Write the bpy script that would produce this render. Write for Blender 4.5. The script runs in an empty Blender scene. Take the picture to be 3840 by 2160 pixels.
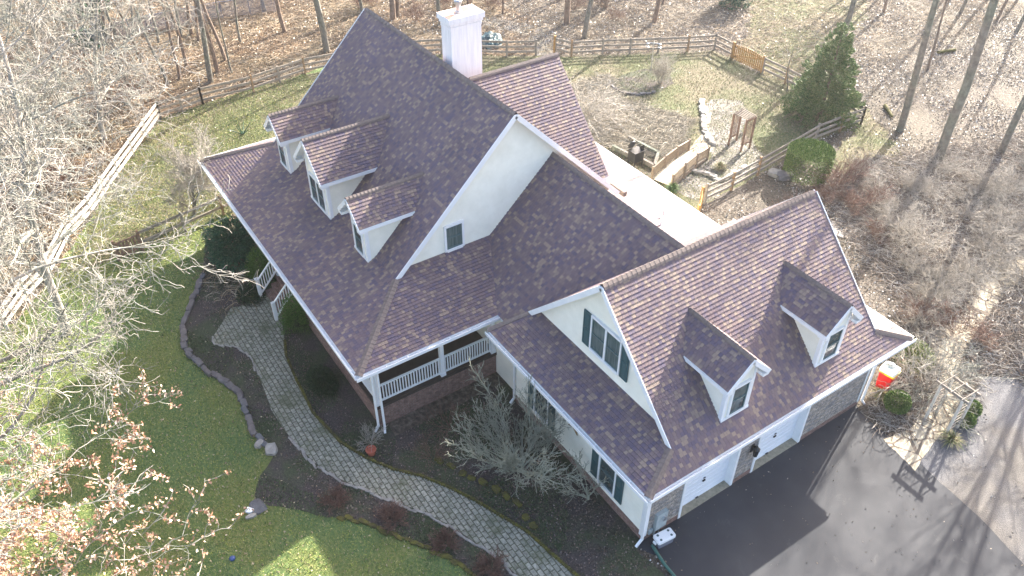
import bpy, bmesh, math, random
import numpy as np
from mathutils import Vector, Matrix
rnd = random.Random(7)
S = bpy.context.scene
# ------------------------------------------------------------------ camera
K = .85
CAM = Vector((13.346, -15.435, 29.773)) * K
YAW, PIT, ROL, FPX = 0.980, -0.690, 0.002, 3080.98
F_ = Vector((math.cos(PIT)*math.sin(-YAW), math.cos(PIT)*math.cos(YAW), math.sin(PIT)))
R0 = Vector((math.cos(YAW), math.sin(YAW), 0)); U0 = R0.cross(F_)
R_ = R0*math.cos(ROL) + U0*math.sin(ROL); U_ = -R0*math.sin(ROL) + U0*math.cos(ROL)
cd = bpy.data.cameras.new('camera'); co = bpy.data.objects.new('camera', cd)
S.collection.objects.link(co); S.camera = co
co.matrix_world = Matrix(((R_.x, U_.x, -F_.x, CAM.x), (R_.y, U_.y, -F_.y, CAM.y), (R_.z, U_.z, -F_.z, CAM.z), (0, 0, 0, 1)))
cd.sensor_width = 36; cd.lens = 36*FPX/3840; cd.clip_end = 900; cd.clip_start = .1
# ------------------------------------------------------------------ world, sun, exposure
SUN_AZ, SUN_EL = math.radians(109.3), math.radians(28.9)
w = bpy.data.worlds.new('World'); S.world = w; w.use_nodes = True
wn = w.node_tree.nodes; wl = w.node_tree.links; wn.clear()
sky = wn.new('ShaderNodeTexSky'); sky.sky_type = 'NISHITA'; sky.sun_disc = False
sky.sun_elevation = SUN_EL; sky.air_density = .9; sky.dust_density = 3.5; sky.ozone_density = .35; sky.sun_rotation = math.atan2(math.cos(SUN_AZ), math.sin(SUN_AZ))
bg = wn.new('ShaderNodeBackground'); bg.inputs['Strength'].default_value = .14
wo = wn.new('ShaderNodeOutputWorld'); tm = wn.new('ShaderNodeMix'); tm.data_type = 'RGBA'; tm.blend_type = 'MULTIPLY'; tm.inputs[0].default_value = 1; tm.inputs[7].default_value = (1, .975, .96, 1)
wl.new(sky.outputs[0], tm.inputs[6]); wl.new(tm.outputs[2], bg.inputs[0]); wl.new(bg.outputs[0], wo.inputs[0])
sd = bpy.data.lights.new('sun', 'SUN'); sd.energy = 5.; sd.angle = math.radians(.5); sd.color = (1, .93, .82)
so = bpy.data.objects.new('sun', sd); S.collection.objects.link(so); so.location = (0, 0, 60)
sdir = Vector((math.cos(SUN_EL)*math.cos(SUN_AZ), math.cos(SUN_EL)*math.sin(SUN_AZ), math.sin(SUN_EL)))
so.rotation_euler = sdir.to_track_quat('Z', 'Y').to_euler()
S.view_settings.view_transform = 'Standard'; S.view_settings.look = 'None'
S.view_settings.exposure = 2.27; S.view_settings.gamma = 1
S.render.engine = 'CYCLES'

def G(u, v, z=0.):
    """point of the place at height z seen at photo position u,v (2576 wide)"""
    u *= 1.49068; v *= 1.49068
    d = (u-1920)/FPX*R_ - (v-1080)/FPX*U_ + F_
    return CAM + d*((z-CAM.z)/d.z)

# ------------------------------------------------------------------ material helpers
def mat(name, base=(.5, .5, .5), rough=.7, spec=.5, metal=0.):
    m = bpy.data.materials.new(name); m.use_nodes = True
    b = m.node_tree.nodes['Principled BSDF']
    b.inputs['Base Color'].default_value = (*base, 1); b.inputs['Roughness'].default_value = rough
    b.inputs['Specular IOR Level'].default_value = spec; b.inputs['Metallic'].default_value = metal
    return m
class NT:
    def __init__(s, m): s.m = m; s.t = m.node_tree; s.b = s.t.nodes['Principled BSDF']
    def n(s, typ, **k):
        x = s.t.nodes.new(typ)
        for a, v in k.items():
            if a.startswith('i_'):
                x.inputs[a[2:].replace('_', ' ')].default_value = v
            else: setattr(x, a, v)
        return x
    def l(s, a, b): s.t.links.new(a, b)
    def co(s, kind='Object'): return s.n('ShaderNodeTexCoord').outputs[kind]
    def math(s, op, a, b=None, c=None):
        x = s.n('ShaderNodeMath', operation=op)
        for i, v in enumerate((a, b, c)):
            if v is None: continue
            if isinstance(v, (int, float)): x.inputs[i].default_value = v
            else: s.l(v, x.inputs[i])
        return x.outputs[0]
    def noise(s, vec, scale, detail=4, rough=.6, dist=0.):
        x = s.n('ShaderNodeTexNoise', i_Scale=scale, i_Detail=detail, i_Roughness=rough, i_Distortion=dist)
        s.l(vec, x.inputs['Vector']); return x
    def ramp(s, fac, stops, interp='LINEAR'):
        x = s.n('ShaderNodeValToRGB'); r = x.color_ramp; r.interpolation = interp
        while len(r.elements) < len(stops): r.elements.new(.5)
        for e, (p, c) in zip(r.elements, stops):
            e.position = p; e.color = (*c, 1) if len(c) == 3 else c
        s.l(fac, x.inputs[0]); return x.outputs[0]
    def mix(s, fac, a, b, mode='MIX'):
        x = s.n('ShaderNodeMix', data_type='RGBA', blend_type=mode)
        for i, v in ((0, fac), (6, a), (7, b)):
            if isinstance(v, (int, float)): x.inputs[i].default_value = v
            elif isinstance(v, tuple): x.inputs[i].default_value = (*v, 1)
            else: s.l(v, x.inputs[i])
        return x.outputs[2]
    def bump(s, h, strength=.5, dist=.02):
        x = s.n('ShaderNodeBump', i_Strength=strength, i_Distance=dist); s.l(h, x.inputs['Height'])
        s.l(x.outputs[0], s.b.inputs['Normal'])
    def color(s, c): s.l(c, s.b.inputs['Base Color'])
g3 = lambda v: (v, v, v)

def noisy(name, stops, scale, rough=.8, detail=6, bump=.4, bscale=None, dist=.02, big=None, bigs=.25, spec=.3, kind='Object'):
    """colour from noise, optional large patches, bump"""
    m = mat(name, rough=rough, spec=spec); t = NT(m); c = t.co(kind)
    n = t.noise(c, scale, detail, .65); col = t.ramp(n.outputs[0], stops)
    if big:
        n2 = t.noise(c, bigs, 3, .6); f = t.ramp(n2.outputs[0], [(.42, g3(0)), (.58, g3(1))])
        col = t.mix(f, col, t.ramp(n.outputs[0], big))
    t.color(col)
    if bump:
        n3 = t.noise(c, bscale or scale*1.5, 5, .7); t.bump(n3.outputs[0], bump, dist)
    return m

M = {}
def shingle_mat():
    m = mat('roof_shingles', rough=.74, spec=.45); t = NT(m)
    uv = t.n('ShaderNodeUVMap'); sp = t.n('ShaderNodeSeparateXYZ'); t.l(uv.outputs[0], sp.inputs[0])
    row = t.math('FLOOR', t.math('DIVIDE', sp.outputs[1], .143))
    wr = t.n('ShaderNodeTexWhiteNoise', noise_dimensions='1D'); t.l(row, wr.inputs['W'])
    u = t.math('ADD', t.math('DIVIDE', sp.outputs[0], .14), t.math('MULTIPLY', wr.outputs[0], 7.))
    wob = t.n('ShaderNodeTexNoise', noise_dimensions='1D', i_Scale=.9, i_Detail=1.); t.l(t.math('ADD', u, t.math('MULTIPLY', row, 3.7)), wob.inputs['W'])
    u = t.math('ADD', u, t.math('MULTIPLY', wob.outputs[0], .5))
    col = t.math('FLOOR', u); fr = t.math('FRACT', u)
    cb = t.n('ShaderNodeCombineXYZ'); t.l(col, cb.inputs[0]); t.l(row, cb.inputs[1])
    wn_ = t.n('ShaderNodeTexWhiteNoise', noise_dimensions='2D'); t.l(cb.outputs[0], wn_.inputs['Vector'])
    c = t.ramp(wn_.outputs[0], [(0, (.120, .092, .104)), (.2, (.148, .114, .114)), (.38, (.104, .084, .112)), (.52, (.132, .098, .106)), (.66, (.160, .120, .112)), (.76, (.222, .176, .138)), (.90, (.092, .076, .104)), (.96, (.190, .152, .126))], 'CONSTANT')
    nb = t.noise(t.co(), 260, 2, .7)
    c = t.mix(1., c, t.ramp(nb.outputs[0], [(.3, g3(.65)), (.7, g3(1.35))]), 'MULTIPLY')
    big = t.noise(t.co(), .5, 3, .6); c = t.mix(1., c, t.ramp(big.outputs[0], [(.3, (1.0, .95, .98)), (.7, (1.25, 1.18, 1.19))]), 'MULTIPLY')
    gap = t.math('LESS_THAN', fr, .07)
    c = t.mix(t.math('MULTIPLY', gap, .6), c, (.018, .014, .018)); t.color(c)
    h = t.math('ADD', t.math('MULTIPLY', t.math('GREATER_THAN', wn_.outputs[0], .5), .5), t.math('MULTIPLY', gap, -.8))
    h = t.math('ADD', h, t.math('MULTIPLY', nb.outputs[0], .4)); t.bump(h, .8, .012)
    return m
M['shingle'] = shingle_mat()
M['cap'] = noisy('ridge_shingle', [(.3, (.125, .098, .09)), (.7, (.20, .16, .14))], 9, .6, bump=.5, bscale=200, dist=.003)
M['white'] = noisy('white_trim_paint', [(.3, (.74, .76, .78)), (.7, (.82, .83, .84))], 3, .35, bump=.05, spec=.5)
M['cream'] = noisy('cream_vinyl_siding', [(.3, (.76, .74, .64)), (.7, (.86, .84, .74))], 1.6, .5, bump=.05, spec=.4)
M['dark'] = mat('dark_gap', (.02, .018, .018), .9)
M['sash'] = mat('green_grey_sash', (.07, .12, .125), .4)
M['shutter'] = noisy('teal_shutter_paint', [(.3, (.035, .085, .095)), (.7, (.05, .11, .12))], 6, .45, bump=.1)
M['deck'] = noisy('dark_brown_porch_floor', [(.3, (.035, .026, .022)), (.7, (.055, .042, .036))], 3, .7, bump=.2)
M['metal'] = mat('galvanised_metal', (.5, .52, .54), .35, metal=.8)
M['grey'] = noisy('grey_meter_paint', [(.3, (.28, .33, .34)), (.7, (.36, .41, .42))], 8, .4, bump=.1)
M['black'] = mat('black_metal', (.02, .02, .022), .4)
M['glasslamp'] = mat('lamp_glass', (.7, .68, .6), .2)
def glass_mat():
    m = mat('window_glass', (.035, .055, .06), .06, .8); t = NT(m)
    n = t.noise(t.co(), 1.4, 3, .5, 1.); t.color(t.ramp(n.outputs[0], [(.35, (.02, .032, .036)), (.65, (.075, .11, .115))])); t.bump(n.outputs[0], .12, .02)
    return m
M['glass'] = glass_mat()
def curtain_mat():
    m = mat('window_glass_curtain', (.1, .15, .15), .08, .8); t = NT(m); c = t.co()
    mp = t.n('ShaderNodeMapping'); mp.inputs['Scale'].default_value = (14, 14, .8); t.l(c, mp.inputs[0])
    n = t.noise(mp.outputs[0], 1, 3, .5); t.color(t.ramp(n.outputs[0], [(.35, (.05, .085, .085)), (.65, (.13, .17, .16))])); return m
M['curtain'] = curtain_mat()
def chim_mat():
    m = mat('white_chimney_panel', rough=.55, spec=.4); t = NT(m); c = t.co()
    mp = t.n('ShaderNodeMapping'); mp.inputs['Scale'].default_value = (5, 5, .35); t.l(c, mp.inputs[0])
    n = t.noise(mp.outputs[0], 2, 5, .6); t.color(t.ramp(n.outputs[0], [(.3, (.66, .66, .69)), (.6, (.80, .80, .82))])); return m
M['chim'] = chim_mat()
def rust_mat():
    m = mat('rusty_white_cap', rough=.4, spec=.5); t = NT(m); c = t.co()
    n = t.noise(c, 1.6, 5, .6, .5); t.color(t.ramp(n.outputs[0], [(.36, (.85, .82, .80)), (.44, (.62, .30, .17)), (.58, (.34, .12, .07))])); return m
M['rust'] = rust_mat()
def brick_mat(name, c1, c2, mortar, bw, rh, msz=.012, bump=.6, off=.5, noise_amt=.5, uvk=True, moss=None):
    m = mat(name, rough=.85, spec=.2); t = NT(m)
    uv = t.n('ShaderNodeUVMap').outputs[0] if uvk else t.co()
    b = t.n('ShaderNodeTexBrick', i_Scale=1.); b.offset = off
    b.inputs['Color1'].default_value = (*c1, 1); b.inputs['Color2'].default_value = (*c2, 1); b.inputs['Mortar'].default_value = (*mortar, 1)
    b.inputs['Brick Width'].default_value = bw; b.inputs['Row Height'].default_value = rh; b.inputs['Mortar Size'].default_value = msz
    b.inputs['Mortar Smooth'].default_value = .3; b.inputs['Bias'].default_value = 0
    wv = t.noise(uv, 3, 3, .6); add = t.n('ShaderNodeVectorMath', operation='MULTIPLY_ADD')
    t.l(wv.outputs[1], add.inputs[0]); add.inputs[1].default_value = (.03, .02, 0); t.l(uv, add.inputs[2]); t.l(add.outputs[0], b.inputs['Vector'])
    n = t.noise(uv, 6, 4, .7)
    c = t.mix(1., b.outputs[0], t.ramp(n.outputs[0], [(.3, g3(1-noise_amt)), (.7, g3(1+noise_amt*.6))]), 'MULTIPLY')
    if moss:
        n5 = t.noise(uv, .8, 6, .75, .4); c = t.mix(t.ramp(n5.outputs[0], [(.48, g3(0)), (.66, g3(.75))]), c, moss)
    t.color(c)
    h = t.math('ADD', t.math('MULTIPLY', b.outputs[1], -1.), t.math('MULTIPLY', n.outputs[0], .5)); t.bump(h, bump, .02)
    return m
M['stone'] = brick_mat('stacked_ledge_stone', (.46, .40, .34), (.26, .255, .265), (.08, .075, .07), .33, .085, .008, .9, .37, .55)
M['brick'] = brick_mat('red_brick', (.26, .15, .125), (.17, .10, .085), (.22, .19, .17), .22, .075, .01, .5)
M['concrete'] = noisy('concrete_sill', [(.3, (.20, .18, .13)), (.7, (.33, .30, .23))], 8, .85)
M['gdoor'] = noisy('white_garage_door', [(.3, (.72, .75, .80)), (.7, (.78, .80, .84))], 2, .4, bump=.04)
M['paver'] = brick_mat('grey_green_paver', (.33, .32, .265), (.255, .255, .21), (.11, .112, .08), .29, .19, .022, .8, .5, .55, moss=(.085, .095, .05))
def flag_mat():
    m = mat('tan_flagstone', rough=.8, spec=.2); t = NT(m); c = t.co()
    v = t.n('ShaderNodeTexVoronoi', feature='DISTANCE_TO_EDGE', i_Scale=1.15); t.l(c, v.inputs['Vector'])
    vc = t.n('ShaderNodeTexVoronoi', i_Scale=1.15); t.l(c, vc.inputs['Vector'])
    n = t.noise(c, 3, 5, .6); col = t.ramp(n.outputs[0], [(.3, (.33, .28, .20)), (.7, (.46, .41, .32))])
    e = t.math('LESS_THAN', v.outputs[0], .035)
    col = t.mix(e, col, (.16, .13, .10)); t.color(col); t.bump(t.math('MINIMUM', v.outputs[0], .06), .8, .15); return m
M['flag'] = flag_mat()
M['asphalt'] = noisy('asphalt', [(.3, (.021, .023, .029)), (.7, (.037, .040, .048))], 45, .82, bump=.5, bscale=90, dist=.008, spec=.35, big=[(.3, (.031, .033, .040)), (.7, (.050, .052, .058))], bigs=.35)
def stains(m, scale, lo, hi, c, amt):
    t = NT(m); old = t.b.inputs['Base Color'].links[0].from_socket; n = t.noise(t.co(), scale, 6, .75, .6); f = t.ramp(n.outputs[0], [(lo, g3(0)), (hi, g3(amt))]); t.color(t.mix(f, old, c))
stains(M['asphalt'], 1.1, .60, .74, (.09, .09, .09), .6); stains(M['asphalt'], .25, .55, .75, (.03, .032, .036), .6)
M['gravel'] = noisy('grey_gravel', [(.32, (.05, .05, .057)), (.5, (.105, .105, .115)), (.68, (.21, .21, .215))], 45, .8, bump=1., bscale=24, dist=.04, big=[(.32, (.06, .055, .05)), (.5, (.115, .105, .095)), (.68, (.21, .19, .175))], bigs=.22)
M['mulch'] = noisy('dark_mulch', [(.3, (.032, .027, .026)), (.55, (.070, .058, .054)), (.72, (.14, .115, .105))], 16, .9, bump=1., bscale=22, dist=.04, big=[(.3, (.028, .034, .018)), (.55, (.058, .070, .038)), (.72, (.10, .115, .06))], bigs=.55)
M['lawn'] = noisy('winter_lawn', [(.3, (.055, .105, .04)), (.5, (.10, .155, .055)), (.7, (.19, .215, .08))], 9, .9, bump=1., bscale=30, dist=.05, big=[(.3, (.08, .12, .03)), (.5, (.14, .17, .05)), (.7, (.21, .20, .09))], bigs=.28)
M['backlawn'] = noisy('dry_back_lawn', [(.3, (.05, .075, .025)), (.5, (.095, .105, .045)), (.7, (.17, .15, .09))], 7, .9, bump=1., bscale=22, dist=.05, big=[(.3, (.07, .06, .035)), (.5, (.14, .12, .075)), (.7, (.24, .20, .14))], bigs=.22)
M['litter'] = noisy('leaf_litter', [(.3, (.035, .028, .024)), (.5, (.105, .086, .068)), (.7, (.23, .195, .16))], 5, .8, detail=10, bump=1., bscale=9, dist=.12, big=[(.3, (.04, .033, .024)), (.5, (.085, .07, .05)), (.7, (.17, .14, .105))], bigs=.12)
M['litter_brown'] = noisy('brown_leaf_litter', [(.3, (.05, .032, .02)), (.5, (.16, .105, .06)), (.7, (.31, .22, .135))], 5, .8, detail=10, bump=1., bscale=9, dist=.12, big=[(.3, (.045, .035, .022)), (.5, (.12, .095, .055)), (.7, (.24, .18, .11))], bigs=.14)
M['rockbed'] = noisy('river_rock_bed', [(.3, (.05, .046, .04)), (.5, (.18, .165, .15)), (.68, (.42, .40, .37))], 7, .8, detail=8, bump=1., bscale=7, dist=.1, big=[(.3, (.04, .038, .03)), (.5, (.13, .12, .09)), (.7, (.28, .26, .2))], bigs=.6)
M['bluestone'] = noisy('blue_grey_stone', [(.3, (.055, .06, .072)), (.7, (.14, .145, .155))], 3, .8, bump=.6, bscale=8, big=[(.3, (.08, .07, .072)), (.7, (.15, .135, .13))], bigs=.4)
M['palestone'] = noisy('pale_stone', [(.3, (.17, .16, .145)), (.7, (.34, .325, .295))], 4, .8, bump=.6, bscale=9)
M['moss'] = noisy('mossy_edging', [(.35, (.045, .04, .018)), (.6, (.10, .095, .02)), (.75, (.17, .15, .03))], 5, .9, bump=.8, bscale=30)
M['sunlit_pale'] = noisy('sunlit_pale_wood', [(.3, (.50, .46, .40)), (.7, (.68, .63, .56))], 7, .8, bump=.3)  # sunlight put into the left fence's colour; also the arch's weathered white posts
M['rail'] = noisy('weathered_fence_wood', [(.3, (.19, .165, .14)), (.7, (.33, .29, .25))], 7, .8, bump=.4, bscale=30, spec=.2)
M['newwood'] = noisy('orange_cedar_wood', [(.3, (.30, .16, .055)), (.7, (.46, .27, .10))], 6, .7, bump=.3)
M['postwood'] = noisy('brown_post_wood', [(.3, (.20, .125, .07)), (.7, (.33, .22, .13))], 6, .8, bump=.3)
M['redwood'] = noisy('red_brown_wood', [(.3, (.17, .105, .075)), (.7, (.29, .19, .135))], 7, .7, bump=.3)
M['bridgerail'] = noisy('bridge_rail_wood', [(.3, (.17, .125, .09)), (.7, (.29, .225, .165))], 8, .7, bump=.3)
M['bridgewood'] = noisy('bridge_wood', [(.3, (.30, .26, .19)), (.7, (.46, .41, .32))], 8, .7, bump=.3)
M['bark_pale'] = noisy('pale_bark', [(.3, (.19, .165, .14)), (.5, (.34, .31, .275)), (.7, (.48, .445, .40))], 2.2, .8, bump=.5, bscale=12, big=[(.3, (.13, .14, .12)), (.7, (.28, .28, .24))], bigs=.5)
M['bark_grey'] = noisy('grey_bark', [(.3, (.09, .08, .068)), (.7, (.24, .215, .19))], 5, .9, bump=1., bscale=11, dist=.05, big=[(.3, (.09, .105, .08)), (.7, (.20, .22, .18))], bigs=.35)
M['bark_brown'] = noisy('brown_bark', [(.3, (.12, .085, .065)), (.7, (.26, .20, .16))], 5, .9, bump=1., bscale=11, dist=.05)
M['twig_tan'] = noisy('tan_twigs', [(.3, (.24, .215, .185)), (.7, (.43, .40, .355))], 1.5, .8, bump=0)
M['twig_grey'] = noisy('grey_green_twigs', [(.3, (.19, .20, .155)), (.7, (.36, .37, .30))], 1.5, .8, bump=0)
M['twig_red'] = noisy('red_brown_twigs', [(.3, (.10, .055, .042)), (.7, (.20, .12, .095))], 1.5, .8, bump=0)
M['tancloth'] = noisy('terracotta', [(.3, (.30, .075, .045)), (.7, (.40, .12, .08))], 6, .7, bump=.2)
M['red'] = mat('red_plastic', (.50, .008, .010), .45); M['yellow'] = mat('yellow_plastic', (.75, .50, .03), .35)
M['coolw'] = mat('white_plastic', (.78, .80, .82), .4); M['coolg'] = mat('grey_plastic', (.16, .17, .21), .5)
M['tarp'] = noisy('blue_green_tarp', [(.3, (.015, .045, .055)), (.7, (.04, .10, .12))], 4, .5, bump=.6)
M['hose'] = mat('green_drain_pipe', (.03, .11, .09), .5); M['blue'] = mat('blue_plastic', (.04, .07, .20), .6)
M['fence_dark'] = mat('dark_coated_wire', (.16, .17, .22), .4)
M['gold'] = mat('weathered_gold_star', (.26, .17, .08), .5, metal=.3)
M['water'] = mat('water', (.05, .08, .12), .05, .8)
def vcol_mat(name, rough, spec=.4, trans=0.):
    m = mat(name, rough=rough, spec=spec); t = NT(m)
    a = t.n('ShaderNodeAttribute', attribute_name='Col'); t.color(a.outputs[0]); return m
M['leaf'] = vcol_mat('fallen_leaf', .38, .6); M['green'] = vcol_mat('evergreen_needles', .65, .3); M['blade'] = vcol_mat('grass_blades', .7, .25)

# ------------------------------------------------------------------ mesh helpers
C = S.collection
ORI = {}
def link(o, parent):
    C.objects.link(o)
    if parent is not None: o.parent = parent
    return o
def root_origin(p):
    while p is not None and p.parent is not None: p = p.parent
    return ORI.get(p.name, Vector((0, 0, 0))) if p is not None else Vector((0, 0, 0))
def empty(name, loc=(0, 0, 0), label=None, cat=None, group=None):
    o = bpy.data.objects.new(name, None); C.objects.link(o); o.location = loc; o.empty_display_size = .3
    ORI[o.name] = Vector(loc); tag(o, label, cat, group); return o
def tag(o, label=None, cat=None, group=None, kind=None):
    if label: o['label'] = label
    if cat: o['category'] = cat
    if group: o['group'] = group
    if kind: o['kind'] = kind
    return o
class MB:
    def __init__(s): s.v = []; s.f = []; s.uv = []; s.mi = []; s.k = 0
    def face(s, pts, uv=None, mi=0):
        b = len(s.v); s.v += [tuple(p) for p in pts]; s.f.append(tuple(range(b, b+len(pts))))
        s.uv.append(uv or [(0, 0)]*len(pts)); s.mi.append(mi)
    def hexa(s, p, mi=0):
        """p: 4 bottom then 4 top points, counter-clockwise from above"""
        for q in ((3, 2, 1, 0), (4, 5, 6, 7), (0, 1, 5, 4), (1, 2, 6, 5), (2, 3, 7, 6), (3, 0, 4, 7)):
            P = [Vector(p[i]) for i in q]
            a = P[1]-P[0]; n = a.cross(P[2]-P[0])
            e = Vector((-n.y, n.x, 0)) if abs(n.x)+abs(n.y) > 1e-6*1 and abs(n.z) < .9*n.length else Vector((1, 0, 0))
            e = e.normalized() if e.length > 0 else Vector((1, 0, 0)); up = n.normalized().cross(e) if n.length > 0 else Vector((0, 1, 0))
            s.face(P, [(x.dot(e), x.dot(up)) for x in P], mi)
    def box(s, x0, x1, y0, y1, z0, z1, mi=0):
        s.hexa([(x0, y0, z0), (x1, y0, z0), (x1, y1, z0), (x0, y1, z0), (x0, y0, z1), (x1, y0, z1), (x1, y1, z1), (x0, y1, z1)], mi)
    def obox(s, c, ax, ay, az, mi=0):
        """oriented box: centre and three half vectors"""
        c, ax, ay, az = map(Vector, (c, ax, ay, az))
        s.hexa([c-ax-ay-az, c+ax-ay-az, c+ax+ay-az, c-ax+ay-az, c-ax-ay+az, c+ax-ay+az, c+ax+ay+az, c-ax+ay+az], mi)
    def bar(s, a, b, w, h, mi=0, up=(0, 0, 1)):
        a, b = Vector(a), Vector(b); d = (b-a); L = d.length; d.normalize(); u = Vector(up)
        sd_ = d.cross(u)
        if sd_.length < 1e-4: sd_ = Vector((1, 0, 0))
        sd_.normalize(); u = sd_.cross(d); s.obox((a+b)/2, d*L/2, sd_*w/2, u*h/2, mi)
    def prism(s, poly, z0, z1, mi=0):
        n = len(poly); b = [Vector((p[0], p[1], z0)) for p in poly]; t = [Vector((p[0], p[1], z1)) for p in poly]
        s.face(t, [(p.x, p.y) for p in t], mi); s.face(b[::-1], [(p.x, p.y) for p in b[::-1]], mi)
        for i in range(n):
            j = (i+1) % n; L = (b[j]-b[i]).length; s.face([b[i], b[j], t[j], t[i]], [(0, z0), (L, z0), (L, z1), (0, z1)], mi)
    def slab(s, poly, th, mi=0, off=0.):
        """planar 3-D polygon dropped by th (vertical)"""
        p = [Vector(q)-Vector((0, 0, off)) for q in poly]; q = [x-Vector((0, 0, th)) for x in p]; n = len(p)
        s.face(p, mi=mi); s.face(q[::-1], mi=mi)
        for i in range(n):
            j = (i+1) % n; s.face([q[i], q[j], p[j], p[i]], mi=mi)
    def tube(s, pts, rad, sides=8, mi=0, cap=True):
        pts = [Vector(p) for p in pts]; n = len(pts)
        if isinstance(rad, (int, float)): rad = [rad]*n
        rings = []; up = Vector((0, 0, 1))
        for i, p in enumerate(pts):
            d = (pts[min(i+1, n-1)]-pts[max(i-1, 0)]).normalized()
            a = d.cross(up)
            if a.length < .05: a = d.cross(Vector((1, 0, 0)))
            a.normalize(); b = d.cross(a); base = len(s.v)
            for k in range(sides):
                t = 2*math.pi*k/sides; s.v.append(tuple(p+(a*math.cos(t)+b*math.sin(t))*rad[i]))
            rings.append(base)
        for i in range(n-1):
            for k in range(sides):
                k2 = (k+1) % sides; s.f.append((rings[i]+k, rings[i]+k2, rings[i+1]+k2, rings[i+1]+k)); s.uv.append([(0, 0)]*4); s.mi.append(mi)
        if cap:
            s.f.append(tuple(rings[0]+k for k in range(sides))[::-1]); s.uv.append([(0, 0)]*sides); s.mi.append(mi)
            s.f.append(tuple(rings[-1]+k for k in range(sides))); s.uv.append([(0, 0)]*sides); s.mi.append(mi)
    def lathe(s, c, prof, sides=16, mi=0, sx=1, sy=1):
        c = Vector(c); b = len(s.v)
        for r, z in prof:
            for k in range(sides):
                t = 2*math.pi*k/sides; s.v.append((c.x+r*math.cos(t)*sx, c.y+r*math.sin(t)*sy, c.z+z))
        for i in range(len(prof)-1):
            for k in range(sides):
                k2 = (k+1) % sides; s.f.append((b+i*sides+k, b+i*sides+k2, b+(i+1)*sides+k2, b+(i+1)*sides+k)); s.uv.append([(0, 0)]*4); s.mi.append(mi)
        for i, fl in ((0, True), (len(prof)-1, False)):
            f = tuple(b+i*sides+k for k in range(sides)); s.f.append(f[::-1] if fl else f); s.uv.append([(0, 0)]*sides); s.mi.append(mi)
    def courses(s, poly, h, low, top=.002, mi=0, eave=None):
        """cover a planar polygon with overlapping courses; every course's lower edge stands proud"""
        P = [Vector(p) for p in poly]; n = Vector((0, 0, 0))
        for i in range(len(P)): n += P[i].cross(P[(i+1) % len(P)])
        n.normalize()
        if n.z < -.02: n = -n
        e = Vector((-n.y, n.x, 0)).normalized(); up = n.cross(e)
        if up.z < 0: e = -e; up = -up
        o = min(P, key=lambda p: p.dot(up)); q = [((p-o).dot(e), (p-o).dot(up)) for p in P]
        vmax = max(b for a, b in q); k = 0; uo = (o.x+o.y)*.731
        while k*h < vmax-1e-4:
            v0, v1 = k*h, (k+1)*h; r = q
            for lim, sg in ((v0, 1), (v1, -1)):
                out = []
                for i in range(len(r)):
                    a, b = r[i], r[(i+1) % len(r)]; ia = (a[1]-lim)*sg >= -1e-9; ib = (b[1]-lim)*sg >= -1e-9
                    if ia: out.append(a)
                    if ia != ib:
                        t = (lim-a[1])/(b[1]-a[1]); out.append((a[0]+t*(b[0]-a[0]), lim))
                r = out
                if len(r) < 3: break
            if len(r) >= 3:
                pt = lambda a, b: o + e*a + up*b + n*(low+(top-low)*(b-v0)/h)
                s.face([pt(a, b) for a, b in r], [(a+uo+k*.0, b*.98+(k*h)*.02+.001) for a, b in r], mi)
                lo = [a for a, b in r if abs(b-v0) < 1e-6]
                if len(lo) >= 2:
                    a0, a1 = min(lo), max(lo); lp = lambda a, d: o+e*a+up*v0+n*d
                    s.face([lp(a0, -.002), lp(a1, -.002), lp(a1, low), lp(a0, low)], [(a0+uo, v0+.01), (a1+uo, v0+.01), (a1+uo, v0+.02), (a0+uo, v0+.02)], mi)
            k += 1
    def build(s, name, mats, parent=None, smooth=False):
        me = bpy.data.meshes.new(name); o = root_origin(parent)
        me.from_pydata([(x-o.x, y-o.y, z-o.z) for x, y, z in s.v], [], s.f)
        if not isinstance(mats, (list, tuple)): mats = [mats]
        for m in mats: me.materials.append(m)
        ul = me.uv_layers.new(name='UVMap'); fl = [c for u in s.uv for p in u for c in p]; ul.data.foreach_set('uv', fl)
        me.polygons.foreach_set('material_index', s.mi)
        if smooth: me.polygons.foreach_set('use_smooth', [True]*len(me.polygons))
        ob = bpy.data.objects.new(name, me); return link(ob, parent)
def npmesh(name, V, Fq, m, parent=None, col=None, smooth=False):
    """numpy vertices and equal-size faces to an object"""
    me = bpy.data.meshes.new(name); V = np.asarray(V, np.float32); Fq = np.asarray(Fq, np.int32); n, k = Fq.shape
    me.vertices.add(len(V)); me.vertices.foreach_set('co', V.ravel()); me.loops.add(n*k); me.loops.foreach_set('vertex_index', Fq.ravel())
    me.polygons.add(n); me.polygons.foreach_set('loop_start', np.arange(0, n*k, k, dtype=np.int32)); me.polygons.foreach_set('loop_total', np.full(n, k, np.int32))
    if smooth: me.polygons.foreach_set('use_smooth', np.ones(n, bool))
    me.materials.append(m); me.update(calc_edges=True)
    if col is not None:
        a = me.color_attributes.new('Col', 'FLOAT_COLOR', 'CORNER'); c = np.ones((n, k, 4), np.float32); c[:, :, :3] = col[:, None, :]; a.data.foreach_set('color', c.ravel())
    ob = bpy.data.objects.new(name, me); return link(ob, parent)

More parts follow.
